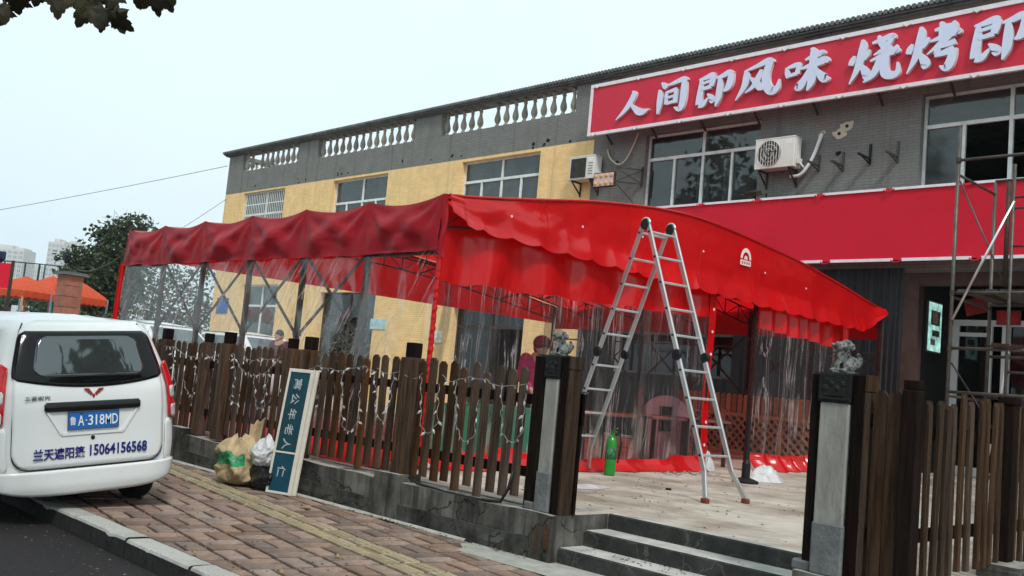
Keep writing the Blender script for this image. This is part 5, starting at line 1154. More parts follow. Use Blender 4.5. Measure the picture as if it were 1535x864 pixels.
for i, (px_, py_, lb) in enumerate([(458, 763, 'dry brown leaf on the pavement below the teal board'), (290, 833, 'small dry leaf near the kerb at the bottom of the pavement'), (505, 838, 'dark curled leaf in the joint of the red pavers'), (420, 862, 'dry leaf at the bottom edge of the pavement'), (275, 721, 'tiny dark leaf on the yellow tactile strip')]):
    q = at(px_, py_, Z=0.0); g = MB(); s = (.13, .05, .05, .06, .05)[i]
    g.grid(lambda u, v: (q.x+s*(u-.5)*1.3, q.y+s*.55*(v-.5)*math.sin(math.pi*min(.97, u+.03)), .012+.02*abs(v-.5)+.012*math.sin(4*u)), 8, 4); obj('fallen_leaf', g, DL, None, smooth=True, label=lb, cat='leaf')
GRIT = mat('grit', (.075, .06, .047), .9, var=.7, nscale=30, rand=.5)
g = MB()
for n_, (xa, xb, ya, yb, z, sm) in ((260, (-9, -4.6, 3.4, 5.75, .003, .009)), (160, (-9.5, -5, 2.75, 3.14, -.138, .012)), (120, (-9, -5, .8, 2.7, -.138, .008)), (260, (-8, -3.3, 6.6, 12, TZ+.002, .012)), (90, (-5.2, -3.3, 5.95, 6.18, .127, .010)), (90, (-8.5, -5.5, 5.72, 5.81, .012, .012))):
    for _ in range(n_):
        p = Vector((rnd.uniform(xa, xb), rnd.uniform(ya, yb), z)); r_ = sm*rnd.uniform(.4, 1.5); a = rnd.uniform(0, 6)
        q4 = [p+Vector((r_*math.cos(a+k*1.57)*rnd.uniform(.6, 1.2), r_*math.sin(a+k*1.57)*rnd.uniform(.6, 1.2), 0)) for k in range(4)]; g.add(q4+[p+Vector((0, 0, r_*.5))], [(0, 1, 4), (1, 2, 4), (2, 3, 4), (3, 0, 4)])
obj('grit', g, GRIT, None, kind='stuff')
# ================================================================== ON THE FACADE
def ac_unit(pa, pb, label, fan):
    YF = 18.42; a, b_ = at(*pa, Y=YF), at(*pb, Y=YF); x0, x1, z1, z0 = a.x, b_.x, a.z, b_.z
    t = thing('air_conditioner', label, 'air conditioner', ((x0+x1)/2, YF+.2, z0), group='air conditioner units on the facade')
    g = MB(); g.box(x0, x1, YF, YF+.30, z0, z1); g.box(x0-.012, x1+.012, YF-.006, YF+.306, z1-.02, z1+.012); obj('casing', g, ACW, t, bevel=.012)
    sq = min(z1-z0, (x1-x0)*.68); cx_, cz_ = x0+.03+sq/2, (z0+z1)/2
    if fan:
        g = MB(); rr = Matrix.Rotation(R(90), 3, 'X'); g.lathe([(.02, 0), (sq*.44, 0), (sq*.44, .004)], (cx_, YF-.002, cz_), 28, rr); obj('fan_opening', g, GRILL, t)
        g = MB()
        for k in range(3):
            an = k*2.1; g.boxc((cx_+.10*math.cos(an), YF-.012, cz_+.10*math.sin(an)), (.20, .006, .10), Matrix.Rotation(-an, 3, 'Y') @ Matrix.Rotation(.5, 3, 'X'))
        g.lathe([(.04, 0), (.04, .02)], (cx_, YF-.004, cz_), 12, rr); obj('fan', g, GALV, t)
        g = MB()
        for k in range(9): dx = (k-4)*sq*.098; hh = math.sqrt(max(.0004, (sq*.44)**2-dx*dx)); g.box(cx_+dx-.004, cx_+dx+.004, YF-.028, YF-.02, cz_-hh, cz_+hh)
        for k in range(3): r_ = sq*(.16+.14*k); g.tube([(cx_+r_*math.cos(2*math.pi*i/28), YF-.024, cz_+r_*math.sin(2*math.pi*i/28)) for i in range(29)], .005, 4)
        obj('fan_guard', g, ACW, t)
    else:
        g = MB(); g.box(cx_-sq*.44, cx_+sq*.44, YF-.004, YF+.002, cz_-sq*.43, cz_+sq*.43); obj('fan_opening', g, GRILL, t)
        g = MB()
        for k in range(17): d_ = -sq*.43+k*sq*.86/16; g.box(cx_+d_-.004, cx_+d_+.004, YF-.02, YF-.012, cz_-sq*.43, cz_+sq*.43); g.box(cx_-sq*.43, cx_+sq*.43, YF-.022, YF-.014, cz_+d_-.004, cz_+d_+.004)
        obj('fan_guard', g, GALV, t)
        g = MB()
        for k in range(5): z = z0+.12+k*.07; g.box(x1-.20, x1-.05, YF-.003, YF+.002, z, z+.02)
        obj('louvre', g, GALV, t)
    g = MB(); g.box(x1-.22, x1-.06, YF-.003, YF+.002, z1-.16, z1-.06); obj('rating_label', g, PWH, t)
    for x in (x0+.12, x1-.12): g = MB(); g.bar((x, YF-.02, z0-.02), (x, YB, z0-.02), .035, .035); g.bar((x, YF+.02, z0-.04), (x, YB, z0-.34), .03, .03); g.bar((x, YB-.02, z0), (x, YB-.02, z0-.38), .035, .03); obj('bracket', g, STEEL, t)
    g = MB(); g.box(x1+.012, x1+.07, YF+.10, YF+.24, z0+.08, z0+.20); g.tube([(x1+.05, YF+.17, z0+.1), (x1+.12, YF+.2, z0+.02), (x1+.10, YB, z0-.05)], .02, 6); obj('valve_cover', g, ACW, t)
ac_unit((855, 237), (889, 267), 'white air conditioner unit with a square grille hung at the yellow wall edge', False)
ac_unit((1133, 211), (1189, 249), 'cream air conditioner unit with a round fan between the two right-hand windows', True)
FLG = mat('flood_led', (.62, .36, .20), .35, var=.2, nscale=30)
p0, p1 = at(890, 260, Y=18.2), at(920, 279, Y=18.2); fl = thing('flood_lamp', 'square flood lamp with rows of amber lenses on a black wall arm', 'lamp', ((p0.x+p1.x)/2, 18.2, p1.z))
g = MB(); g.box(p0.x, p1.x, 18.2, 18.27, p1.z, p0.z); obj('housing', g, STEEL, fl, bevel=.01)
g = MB(); g.box(p0.x+.03, p1.x-.03, 18.192, 18.2, p1.z+.03, p0.z-.03); obj('front', g, mat('flood_reflector', (.62, .46, .40), .4, var=.1), fl)
for i in range(4):
    for j in range(2):
        g = MB(); g.ball((p0.x+(p1.x-p0.x)*(i+.5)/4, 18.19, p1.z+(p0.z-p1.z)*(j+.5)/2), .055, (1, .4, 1), 10, 6); obj('lens', g, FLG, fl, smooth=True)
g = MB(); xa, xb = p1.x-.05, p1.x+.42; zc = (p0.z+p1.z)/2+.12
for z in (zc-.18, zc+.18): g.bar((xa, 18.28, z), (xb, YB-.01, z), .03, .03)
g.bar((xa, 18.28, zc-.18), (xb, YB-.01, zc+.18), .02, .02); g.bar((xa, 18.28, zc+.18), (xb, YB-.01, zc-.18), .02, .02); g.box(xb-.03, xb+.02, YB-.05, YB-.01, zc-.25, zc+.25); g.tube([(xa, 18.3, zc-.2), (xa+.3, 18.6, zc-.6), (xb+.1, YB-.02, zc-1.1)], .012, 5); obj('wall_arm', g, STEEL, fl)
PIPE = mat('lagged_pipe', (.58, .52, .42), .7, var=.12)
def pipe(pts, r, label, m=PIPE, cat='pipe', name='wall_pipe'):
    P_ = [at(a, b, Y=YB-d) for a, b, d in pts]; Q = []
    for i in range(len(P_)-1):
        p0_, p1_, p2_, p3_ = P_[max(i-1, 0)], P_[i], P_[i+1], P_[min(i+2, len(P_)-1)]
        for k in range(6): t = k/6; Q.append(.5*((2*p1_)+(p2_-p0_)*t+(2*p0_-5*p1_+4*p2_-p3_)*t*t+(3*p1_-p0_-3*p2_+p3_)*t**3))
    Q.append(P_[-1]); g = MB(); g.tube(Q, r, 8); return obj(name, g, m, None, smooth=True, label=label, cat=cat)
pipe([(911, 225, .03), (915, 238, .06), (927, 247, .10), (938, 240, .08), (948, 222, .06), (957, 200, .04)], .022, 'beige conduit hanging in a loop above the flood lamp')
pipe([(1185, 265, .12), (1200, 262, .12), (1213, 246, .10), (1222, 228, .08), (1228, 212, .06), (1232, 202, .0)], .038, 'pale lagged pipe curving from the cream air conditioner into the wall', PWH)
for i, (a, b_, c_, d_) in enumerate([(1228, 233, 1226, 257), (1264, 228, 1262, 257), (1305, 216, 1302, 247), (1346, 212, 1343, 244)]):
    p, q = at(a, b_, Y=YB-.03), at(c_, d_, Y=YB-.03); g = MB(); g.box(p.x-.022, p.x+.022, YB-.04, YB-.002, q.z, p.z); g.bar((p.x, YB-.03, q.z+.12), (p.x-.04, YB-.46, q.z+.14), .04, .04); g.bar((p.x, YB-.03, q.z+.02), (p.x-.03, YB-.36, q.z+.13), .03, .02)
    obj('wall_bracket', g, GALV if i != 2 else BLACK, None, label='empty steel bracket on the grey wall, '+('nearest the lagged pipe', 'second along from the lagged pipe', 'the black one of the row', 'nearest the right-hand window')[i], cat='bracket', group='empty wall brackets')
def patch(px_, py_, r, label):
    q = at(px_, py_, Y=YB-.004); g = MB()
    for k in range(2):
        n = 14; k0 = len(g.v)
        for i in range(n): a = 2*math.pi*i/n; rr = r*(1+.5*fbm(math.cos(a), math.sin(a), px_+k, 1.5)); g.v.append((q.x+(k-.5)*r*1.4+rr*math.cos(a)*1.2, YB-.006-.002*k, q.z+(k-.5)*r*1.1+rr*math.sin(a)*.8))
        g.f.append(tuple(range(k0, k0+n))[::-1]); g.mi.append(0)
        g.cur = 1; g.lathe([(r*.3, 0), (r*.3, .004)], (q.x+(k-.5)*r*1.3, YB-.010, q.z+(k-.5)*r*1.1), 10, Matrix.Rotation(R(90), 3, 'X')); g.cur = 0
    obj('patched_hole', g, [PIPE, BLACK], bld, label=label)
patch(1264, 195, .13, 'filled pipe holes with spilled mortar'); patch(1232, 201, .05, 'pipe hole plug')
g = MB(); q = at(1128, 292, Y=18.35); g.boxc((q.x, q.y, q.z+.02), (.32, .22, .10), Matrix.Rotation(.35, 3, 'X')); g.tube([(q.x+.2, 18.4, q.z), (q.x+.25, 18.5, q.z+.05), (q.x+.2, 18.6, q.z-.1)], .02, 6); obj('spot_lamp', g, STEEL, None, label='small dark spot lamp sitting on the top edge of the red banner', cat='lamp')
# lit poster in the entrance
pt = [at(1393, 452, X=-8.055), at(1412, 457, X=-8.055), at(1408, 529, X=-8.055), at(1391, 523, X=-8.055)]
ya, yb, za, zb = pt[0].y, pt[1].y, pt[2].z, pt[0].z
po = thing('light_box', 'narrow lit menu light box on the dark entrance side wall', 'light box', (-8.06, (ya+yb)/2, za))
g = MB(); g.box(-8.08, -8.05, ya-.03, yb+.03, za-.03, zb+.03); obj('case', g, GALV, po)
LB = mat('lit_poster', (.22, .40, .36), .4, var=.7, nscale=5, emit=(.42, .72, .66), emit_s=.55, detail=8)
N, l = nodes_of(LB); l(N['Principled BSDF'].inputs['Base Color'].links[0].from_socket, N['Principled BSDF'].inputs['Emission Color']); N['Principled BSDF'].inputs['Emission Strength'].default_value = .8
g = MB(); g.box(-8.05, -8.044, ya, yb, za, zb); obj('poster', g, LB, po)
PDK = mat('poster_picture', (.06, .07, .06), .4, var=.8, nscale=9); PW2 = mat('poster_dish', (.30, .26, .20), .4, var=.7, nscale=12)
g = MB(); g.box(-8.044, -8.042, ya+.10, yb-.08, za+.52, zb-.16); obj('poster_picture', g, PDK, po); g = MB(); g.box(-8.044, -8.042, ya+.18, yb-.08, za+.30, za+.42); obj('poster_picture', g, PDK, po)
g = MB(); g.lathe([(.14, 0), (.14, .002)], (-8.041, (ya+yb)/2, za+.68), 16, Matrix.Rotation(R(90), 3, 'Y')); obj('poster_picture', g, PW2, po); g = MB(); g.box(-8.043, -8.041, ya+.12, ya+.34, za+.12, za+.24); obj('poster_picture', g, PW2, po)
# ================================================================== SCAFFOLD
SY = 15.0
sca = thing('scaffold_tower', 'rusty grey steel scaffold tower with a walkboard in front of the entrance', 'scaffold', (-5.0, SY, TZ))
X0, X1, X2 = -5.94, -5.12, -4.15; SD = 1.55
def sp(name, p, q, r=.024, m=GALV): g = MB(); g.tube([p, q], r, 8); return obj(name, g, m, sca, smooth=True)
for y in (SY, SY+SD):
    sp('post', (X0, y, TZ), (X0, y, 5.95 if y == SY else 5.4), .03)
    sp('post', (X1, y, TZ), (X1, y, 5.28), .026); sp('post', (X2, y, TZ), (X2, y, 5.9), .03)
    sp('post_sleeve', (X1-.07, y-.01, 3.45), (X1-.07, y-.01, 5.02), .036, STEEL)
    for z in (5.42, 3.36, 2.52, 1.86): sp('rail', (X0, y-.0, z), (X2, y, z+.01), .024)
    for z in (4.62, 4.78, 4.05, 2.2, 1.2, .8): sp('rung', (X1, y, z), (X2, y, z), .018)
for x in (X0, X2):
    for z in (5.2, 3.30, 1.8): sp('rail', (x, SY, z), (x, SY+SD, z), .022)
sp('brace', (X1+.02, SY-.03, 4.72), (X0+.03, SY-.035, 2.95), .020, BRIGHT); sp('brace', (X0+.02, SY+.04, 5.1), (X1-.05, SY+.05, 3.4), .014)
sp('brace', (X1+.05, SY-.03, 2.6), (X0+.35, SY+.6, .5), .016, BRIGHT); sp('brace', (X0+.02, SY+.04, 2.3), (X1, SY+.3, 1.0), .012, STEEL)
for i in range(9):
    x = X0+.06+i*.205; g = MB(); g.box(x, x+.17, SY+.03, SY+SD-.03, 3.385, 3.42); obj('walkboard_slat', g, (GALV, WOODL)[i % 3 == 1], sca)
for y in (SY+.02, SY+SD-.05): g = MB(); g.box(X0, X2, y, y+.03, 3.34, 3.384); obj('walkboard_frame', g, GALV, sca)
for i, (z, a, b_) in enumerate(((2.60, .62, 2.3), (2.57, .55, 2.2))): g = MB(); g.bar((X0+a, SY-.06-.05*i, z), (X0+b_, SY+.4, z-.06), .10, .03); obj('plank', g, WOODL, sca)
for z in (5.42, 3.36, 2.52): g = MB(); g.lathe([(.042, -.04), (.042, .04)], (X0, SY, z), 8); obj('coupler', g, STEEL, sca)
# ================================================================== INSIDE THE TENT
lat = thing('lattice_fence', 'brown lattice and picket partition at the back of the red tent', 'fence', (-10.2, 17.1, TZ))
LX0, LX1, LY = -12.4, -8.75, 17.1
for k in range(30):
    x = LX0+k*.17
    for s in (1, -1):
        a = Vector((x, LY+.012*s, .42)); b_ = Vector((x+s*.75, LY+.012*s, 1.17))
        if not (LX0-.02 <= min(a.x, b_.x) and max(a.x, b_.x) <= LX1+.02): 
            # clip to the panel
            for p, q in ((a, b_), (b_, a)):
                if p.x < LX0: t = (LX0-p.x)/(q.x-p.x) if abs(q.x-p.x) > 1e-6 else 0; p.xyz = p.lerp(q, max(0, min(1, t)))
                if p.x > LX1: t = (LX1-p.x)/(q.x-p.x) if abs(q.x-p.x) > 1e-6 else 0; p.xyz = p.lerp(q, max(0, min(1, t)))
            if (a-b_).length < .08 or a.x < LX0-.01 or b_.x > LX1+.01: continue
        g = MB(); g.bar(a, b_, .012, .045); obj('lattice_slat', g, LATT, lat)
for x in (LX0, -11.2, -9.9, LX1): g = MB(); g.box(x-.04, x+.04, LY-.03, LY+.04, TZ, 1.25); obj('post', g, LATT, lat)
for z in (.42, 1.17): g = MB(); g.box(LX0, LX1, LY-.035, LY-.015, z-.03, z+.03); obj('rail', g, LATT, lat)
ps = picket_mesh(.42, .10, .04, LATT)
x = LX0+.05
while x < LX1: obj('picket', ps, None, lat, loc=(x+10.2, LY+.03-17.1, 1.16-TZ)); x += .135
PINK = mat('pink_plastic', (.44, .25, .28), .4, var=.1)
q = at(1000, 600, Y=13.2); pnk = thing('pink_play_arch', 'pink round-topped play panel with a dark slot inside the tent', 'play panel', (q.x, 13.2, TZ))
pol = [(-.42, 0), (.42, 0)]+[(.42*math.cos(a), .62+.42*math.sin(a)) for a in [math.pi*i/16 for i in range(17)]]
g = MB(); g.prism(pol, Matrix(((.75, 0, -.66, q.x), (.66, 0, .75, 13.2), (0, 1, 0, TZ), (0, 0, 0, 1))), .08); obj('panel', g, PINK, pnk)
M4 = Matrix(((.75, 0, -.66, q.x), (.66, 0, .75, 13.2), (0, 1, 0, TZ), (0, 0, 0, 1)))
g = MB(); g.prism([(-.10, .45), (.10, .45), (.10, .86), (-.10, .86)], Matrix(M4) @ Matrix.Translation((0, 0, -.03)), .025); obj('slot', g, BLACK, pnk)
for i, (px_, py_, yy, lw_, lb) in enumerate([(905, 640, 10.6, 1.5, 'low dark bench table seen through the clear curtain behind the extinguisher'), (985, 632, 11.8, 1.6, 'long dark trestle table in front of the pink panel'), (1040, 655, 12.8, 1.2, 'dark table near the tent doorway')]):
    q = at(px_, py_, Y=yy); t = thing('table', lb, 'table', (q.x, yy, TZ), group='tables inside the tent')
    q.x = min(q.x, TR_-.9); zt = TZ+.72
    g = MB(); g.box(q.x-.45, q.x+.45, yy-lw_/2, yy+lw_/2, zt-.04, zt); obj('table_top', g, mat('table_board', (.16, .07, .05), .5, var=.3), t, bevel=.006)
    for sx in (-.4, .4):
        for sy in (-1, 1): g = MB(); g.box(q.x+sx-.025, q.x+sx+.025, yy+sy*(lw_/2-.08)-.025, yy+sy*(lw_/2-.08)+.025, TZ, zt-.04); obj('leg', g, STEEL, t)
q = at(999, 612, Y=11.6); bt_ = thing('bottle', 'dark red bottle standing on the trestle table by the pink panel', 'bottle', (TR_-.9, 11.6, TZ+.72))
g = MB(); g.lathe([(.06, 0), (.065, .02), (.065, .26), (.03, .33), (.028, .40)], (min(q.x, TR_-.9), 11.6, TZ+.721), 14); obj('glass_body', g, mat('bottle_red', (.10, .01, .015), .25), bt_, smooth=True)
g = MB(); g.lathe([(.031, .39), (.031, .43)], (min(q.x, TR_-.9), 11.6, TZ+.721), 10); obj('cap', g, BLACK, bt_)
GRN = mat('green_cloth', (.035, .17, .10), .7, var=.2)
for i, (px_, py_, yy, sz, lb) in enumerate([(690, 650, 8.3, (.9, .7, .62), 'dark green covered bench inside the tent behind the fence post'), (760, 650, 8.6, (.9, .8, .66), 'green covered table inside the tent near the left gate pillar')]):
    q = at(px_, py_, Y=yy); t = thing('covered_table', lb, 'table', (q.x, yy, TZ), group='green covered tables')
    def fn(u, v):
        a = 2*math.pi*u; s = 1+.04*v*math.sin(11*a)+.06*v; ca, sa = math.cos(a), math.sin(a); m_ = max(abs(ca), abs(sa)); return q.x+sz[0]/2*ca/m_*s, yy+sz[1]/2*sa/m_*s, TZ+.05+(sz[2])*(1-v)
    g = MB(); g.grid(fn, 64, 6); g.box(q.x-sz[0]/2, q.x+sz[0]/2, yy-sz[1]/2, yy+sz[1]/2, TZ+.05+sz[2]-.01, TZ+.055+sz[2]); obj('cloth', g, GRN, t, smooth=False)
    for sx in (-1, 1):
        for sy in (-1, 1): g = MB(); g.box(q.x+sx*.35-.02, q.x+sx*.35+.02, yy+sy*.28-.02, yy+sy*.28+.02, TZ, TZ+sz[2]); obj('leg', g, STEEL, t)
# ---------------------------------------------------------------- people
SKIN = mat('skin', (.46, .27, .19), .55, var=.08)
def person(loc, rz, label, jacket, trousers, hat=None, h=1.62, bend=0, group=None):
    t = thing('person', label, 'person', loc, R(rz), group); k = h/1.65
    def V(x, y, z):
        x += bend*max(0, z-.9)**1.3; return Vector((x, y, z))*k
    def rem(o, v):
        m = o.modifiers.new('r', 'REMESH'); m.mode = 'VOXEL'; m.voxel_size = v; m.use_smooth_shade = True; return applied(o)
    sh, el, wr = {}, {}, {}
    for s in (1, -1): sh[s], el[s], wr[s] = V(.0, s*.185, 1.36), V(.03, s*.235, 1.10), V(.20, s*.17, .98)
    b = MB(); hd = V(.05, 0, 1.53)
    b.ball(hd, .105*k, (.95, .78, 1.12), 14, 10); b.ball(hd+Vector((.035, 0, -.055))*k, .072*k, (.9, .8, .9)); b.limb([V(.0, 0, 1.38), V(.03, 0, 1.47)], [.055*k, .052*k])
    b.ball(hd+Vector((.103, 0, -.01))*k, .019*k, (1, .8, 1.3)); b.ball(hd+Vector((.088, 0, -.055))*k, .02*k, (.6, 1.3, .5))
    for s in (1, -1): b.ball(hd+Vector((-.005, s*.083, -.005))*k, .028*k, (.7, .4, 1.1))
    b.limb([V(0, 0, .92), V(0, 0, 1.15), V(0, 0, 1.36)], [.12*k, .12*k, .12*k])
    for s in (1, -1):
        b.limb([sh[s], el[s], wr[s]], [.048*k, .040*k, .028*k]); b.limb([V(0, s*.09, .9), V(.03, s*.10, .48), V(-.01, s*.10, .09)], [.075*k, .05*k, .036*k])
        d = (wr[s]-el[s]).normalized(); side = Vector((0, -s, 0)); upv = d.cross(side).normalized()
        b.limb([wr[s], wr[s]+d*.05*k, wr[s]+d*.085*k], [.026*k, .034*k, .030*k])
        for q in range(4):
            o_ = wr[s]+d*.085*k+side*(.026-.0175*q)*k; L_ = (.062, .072, .068, .052)[q]*k; b.limb([o_, o_+d*L_*.5-upv*.004, o_+d*L_*.85-upv*.022*k], [.009*k, .0085*k, .007*k], 6)
        o_ = wr[s]+d*.035*k+side*.03*k; b.limb([o_, o_+d*.035*k+side*.022*k, o_+d*.06*k+side*.024*k], [.011*k, .010*k, .008*k], 6)
    rem(obj('body', b, SKIN, t, local=True), .0075)
    for s in (1, -1): g = MB(); g.ball(hd+Vector((.092, s*.034, .012))*k, .011*k, n=8); obj('eye', g, BLACK, t, local=True)
    b = MB(); b.limb([V(0, 0, .86), V(0, 0, 1.05), V(0, 0, 1.22), V(0, 0, 1.37)], [.165*k, .155*k, .165*k, .10*k])
    for s in (1, -1): b.ball(V(0, s*.10, 1.28), .105*k); b.ball(V(0, s*.07, .95), .125*k); b.limb([sh[s], el[s], wr[s]-(wr[s]-el[s])*.08], [.080*k, .066*k, .052*k])
    b.limb([V(-.01, 0, 1.38), V(0, 0, 1.43)], [.085*k, .07*k]); rem(obj('jacket', b, jacket, t, local=True), .012)
    b = MB(); b.ball(V(0, 0, .90), .15*k, (1, 1.15, .8))
    for s in (1, -1): b.limb([V(0, s*.09, .88), V(.035, s*.10, .48), V(-.01, s*.10, .10)], [.105*k, .075*k, .062*k])
    rem(obj('trousers', b, trousers, t, local=True), .012)
    b = MB()
    for s in (1, -1): b.ball(V(.05, s*.10, .045), .055*k, (2.1, .85, .8))
    obj('shoes', b, BLACK, t, local=True, smooth=True)
    b = MB(); b.ball(hd+Vector((-.015, 0, .035))*k, .112*k, (.98, .82, 1.05), 14, 10)
    if hat:
        b.ball(hd+Vector((-.01, 0, .05))*k, .128*k, (1, .95, .85), 14, 10); b.boxc(hd+Vector((.115, 0, .035))*k, (.11*k, .16*k, .016*k), Matrix.Rotation(R(8), 3, 'Y')); b.ball(hd+Vector((-.05, 0, -.01))*k, .105*k, (.95, .9, 1.0)); obj('hat', b, hat, t, local=True, smooth=True)
    else: obj('hair', b, BLACK, t, local=True, smooth=True)
    return t
MAG = mat('magenta_jacket', (.36, .02, .09), .8, var=.25); RHAT = mat('dark_red_hat', (.20, .012, .02), .85, var=.25); DKT = mat('dark_trousers', (.03, .03, .04), .85); RBK = mat('red_black_jacket', (.06, .012, .016), .8, var=.5, nscale=5, dirt=(.30, .02, .05), dirt_scale=3, dirt_amt=.9)
q = at(806, 520, D=13.0); person((q.x, q.y, TZ), -20, 'person in a magenta jacket and dark red cap working inside the tent', MAG, DKT, RHAT, 1.64, .15)
q = at(421, 500, D=21.8); person((q.x, q.y, TZ), -70, 'person in a dark red and black jacket standing in the yard beyond the tent', RBK, DKT, None, 1.68)
# ---------------------------------------------------------------- parked cars beyond the tent
def parked_car(loc, rz, label):
    t = thing('parked_car', label, 'car', loc, R(rz), 'white cars parked in the yard')
    st = [(0, .35, .85, .62), (.12, .25, .98, .78), (.8, .2, 1.0, .86), (2.2, .2, 1.0, .875), (3.3, .2, .98, .86), (4.0, .22, .88, .80), (4.22, .32, .72, .64)]
    def body(u, v):
        f = u*(len(st)-1); i = min(len(st)-2, int(f)); k = f-i; x, zb, zt, hw = [st[i][q]+(st[i+1][q]-st[i][q])*k for q in range(4)]
        a = math.pi*2*v; ca, sa = math.cos(a), math.sin(a); e_ = .42
        return x, hw*math.copysign(abs(ca)**e_, ca), (zb+zt)/2+(zt-zb)/2*math.copysign(abs(sa)**e_, sa)
    g = MB(); g.grid(body, 30, 36); obj('body', g, CARPAINT, t, smooth=True, local=True)
    B0, B1, T0, T1 = .18, 3.25, .62, 2.35; hb, ht, zb, zt = .80, .60, .97, 1.56
    def cab(u, v):
        x = (B0+(B1-B0)*u)*(1-v)+(T0+(T1-T0)*u)*v; return x, hb+(ht-hb)*v, zb+(zt-zb)*v
    g = MB(); c = [(B0, hb, zb), (B1, hb, zb), (B1, -hb, zb), (B0, -hb, zb), (T0, ht, zt), (T1, ht, zt), (T1, -ht, zt), (T0, -ht, zt)]
    g.add(c, [(0, 1, 5, 4), (1, 2, 6, 5), (2, 3, 7, 6), (3, 0, 4, 7)]); g.grid(lambda u, v: (T0-.04+(T1-T0+.08)*u, (ht+.01)*(2*v-1), zt+.075*(1-(2*u-1)**2)*(1-.6*(2*v-1)**2)+.01-.01*abs(2*v-1)), 14, 10); obj('cabin', g, CARPAINT, t, smooth=False, local=True, bevel=.03)
    def bil(p, u, v): a = Vector(p[0]).lerp(Vector(p[1]), u); b_ = Vector(p[3]).lerp(Vector(p[2]), u); return a.lerp(b_, v)
    faces = [((c[1], c[2], c[6], c[5]), [(.07, .93)], 'windscreen'), ((c[3], c[0], c[4], c[7]), [(.10, .90)], 'rear_window'), ((c[0], c[1], c[5], c[4]), [(.06, .30), (.34, .60), (.64, .93)], 'side_window'), ((c[2], c[3], c[7], c[6]), [(.07, .36), (.40, .66), (.70, .94)], 'side_window')]
    for p, spans, nm in faces:
        n_ = (Vector(p[1])-Vector(p[0])).cross(Vector(p[3])-Vector(p[0])).normalized()*-1
        for a, b_ in spans:
            g = MB(); P_ = [bil(p, a, .10)+n_*.012, bil(p, b_, .10)+n_*.012, bil(p, b_, .88)+n_*.012, bil(p, a, .88)+n_*.012]; g.add(P_, [(0, 1, 2, 3)]); obj(nm, g, mat('parked_car_glass', (.07, .09, .09), .08, var=.5, nscale=2, spec=.6), t, local=True)
    for x in (.75, 3.35):
        for s in (1, -1):
            rr = Matrix.Rotation(R(90), 3, 'X'); g = MB(); g.lathe([(.2, -.1), (.30, -.1), (.31, 0), (.30, .1), (.2, .1)], (x, s*.78, .31), 20, rr); w_ = obj('wheel', g, TYRE, t, smooth=True, local=True); g = MB(); g.lathe([(.05, -.08), (.2, -.085), (.2, .085), (.05, .08)], (x, s*.78, .31), 16, rr); obj('rim', g, GALV, w_, smooth=True, local=True)
    for s in (1, -1): g = MB(); g.ball((4.08, s*.62, .74), .12, (.7, 1.3, .6)); obj('headlight', g, LCLR, t, smooth=True, local=True); g = MB(); g.ball((.06, s*.66, .82), .10, (.5, .9, 1.4)); obj('tail_lamp', g, LRED, t, smooth=True, local=True)
    return t
q = at(262, 480, D=21.5); parked_car((q.x-2.2, q.y-.3, TZ), 4, 'white car parked in the yard nearest the far end of the tent')
q = at(366, 492, D=23.0); parked_car((q.x-2.2, q.y+.3, TZ), 4, 'white car parked in the yard beside the building')
# things fixed to the lower wall
BSG = mat('blue_plate', (.02, .10, .38), .5, var=.3, nscale=8)
def wall_plate(px0, py0, px1, py1, m, label, name='wall_notice', cat='notice'):
    a, b_ = at(px0, py0, Y=YB-.02), at(px1, py1, Y=YB-.02); g = MB(); g.box(min(a.x, b_.x), max(a.x, b_.x), YB-.025, YB-.004, min(a.z, b_.z), max(a.z, b_.z)); return obj(name, g, m, None, label=label, cat=cat)
wall_plate(326, 447, 340, 470, BSG, 'small blue notice plate on the yellow wall at the left corner of the building')
wall_plate(556, 478, 577, 494, mat('pale_blue_notice', (.42, .62, .66), .5, var=.3, nscale=6), 'pale blue notice stuck on the yellow wall beside the dark doorway')
wall_plate(650, 496, 661, 514, mat('white_notice', (.70, .72, .66), .6, var=.4, nscale=12), 'small white notice on the yellow wall by the tent corner pole')
VEG = mat('dry_plant', (.10, .09, .06), .8, var=.5, rand=.3)
g = MB(); q = at(520, 480, Y=18.3)
for i in range(500):
    p = Vector((q.x+rnd.gauss(0, .55), 18.3+rnd.gauss(0, .12), 1.0+abs(rnd.gauss(.9, .6)))); d = Vector((rnd.uniform(-1, 1), rnd.uniform(-1, 1), rnd.uniform(-.4, 1))).normalized()*.22; s_ = d.cross(Vector((rnd.random(), rnd.random(), rnd.random()))).normalized()*.02
    g.add([p-s_, p+s_, p+d], [(0, 1, 2)])
dp = thing('dry_plant', 'tangled dry climbing plant in front of the dark doorway', 'plant', (q.x, 18.3, TZ)); obj('foliage', g, VEG, dp)
g = MB()
for i in range(7): a = rnd.uniform(-.6, .6); g.tube([(q.x+a*.3, 18.3, TZ), (q.x+a, 18.3+rnd.uniform(-.1, .1), 1.2), (q.x+a*1.4, 18.25, 2.4)], [.02, .014, .006], 5)
obj('stem', g, BARK, dp)
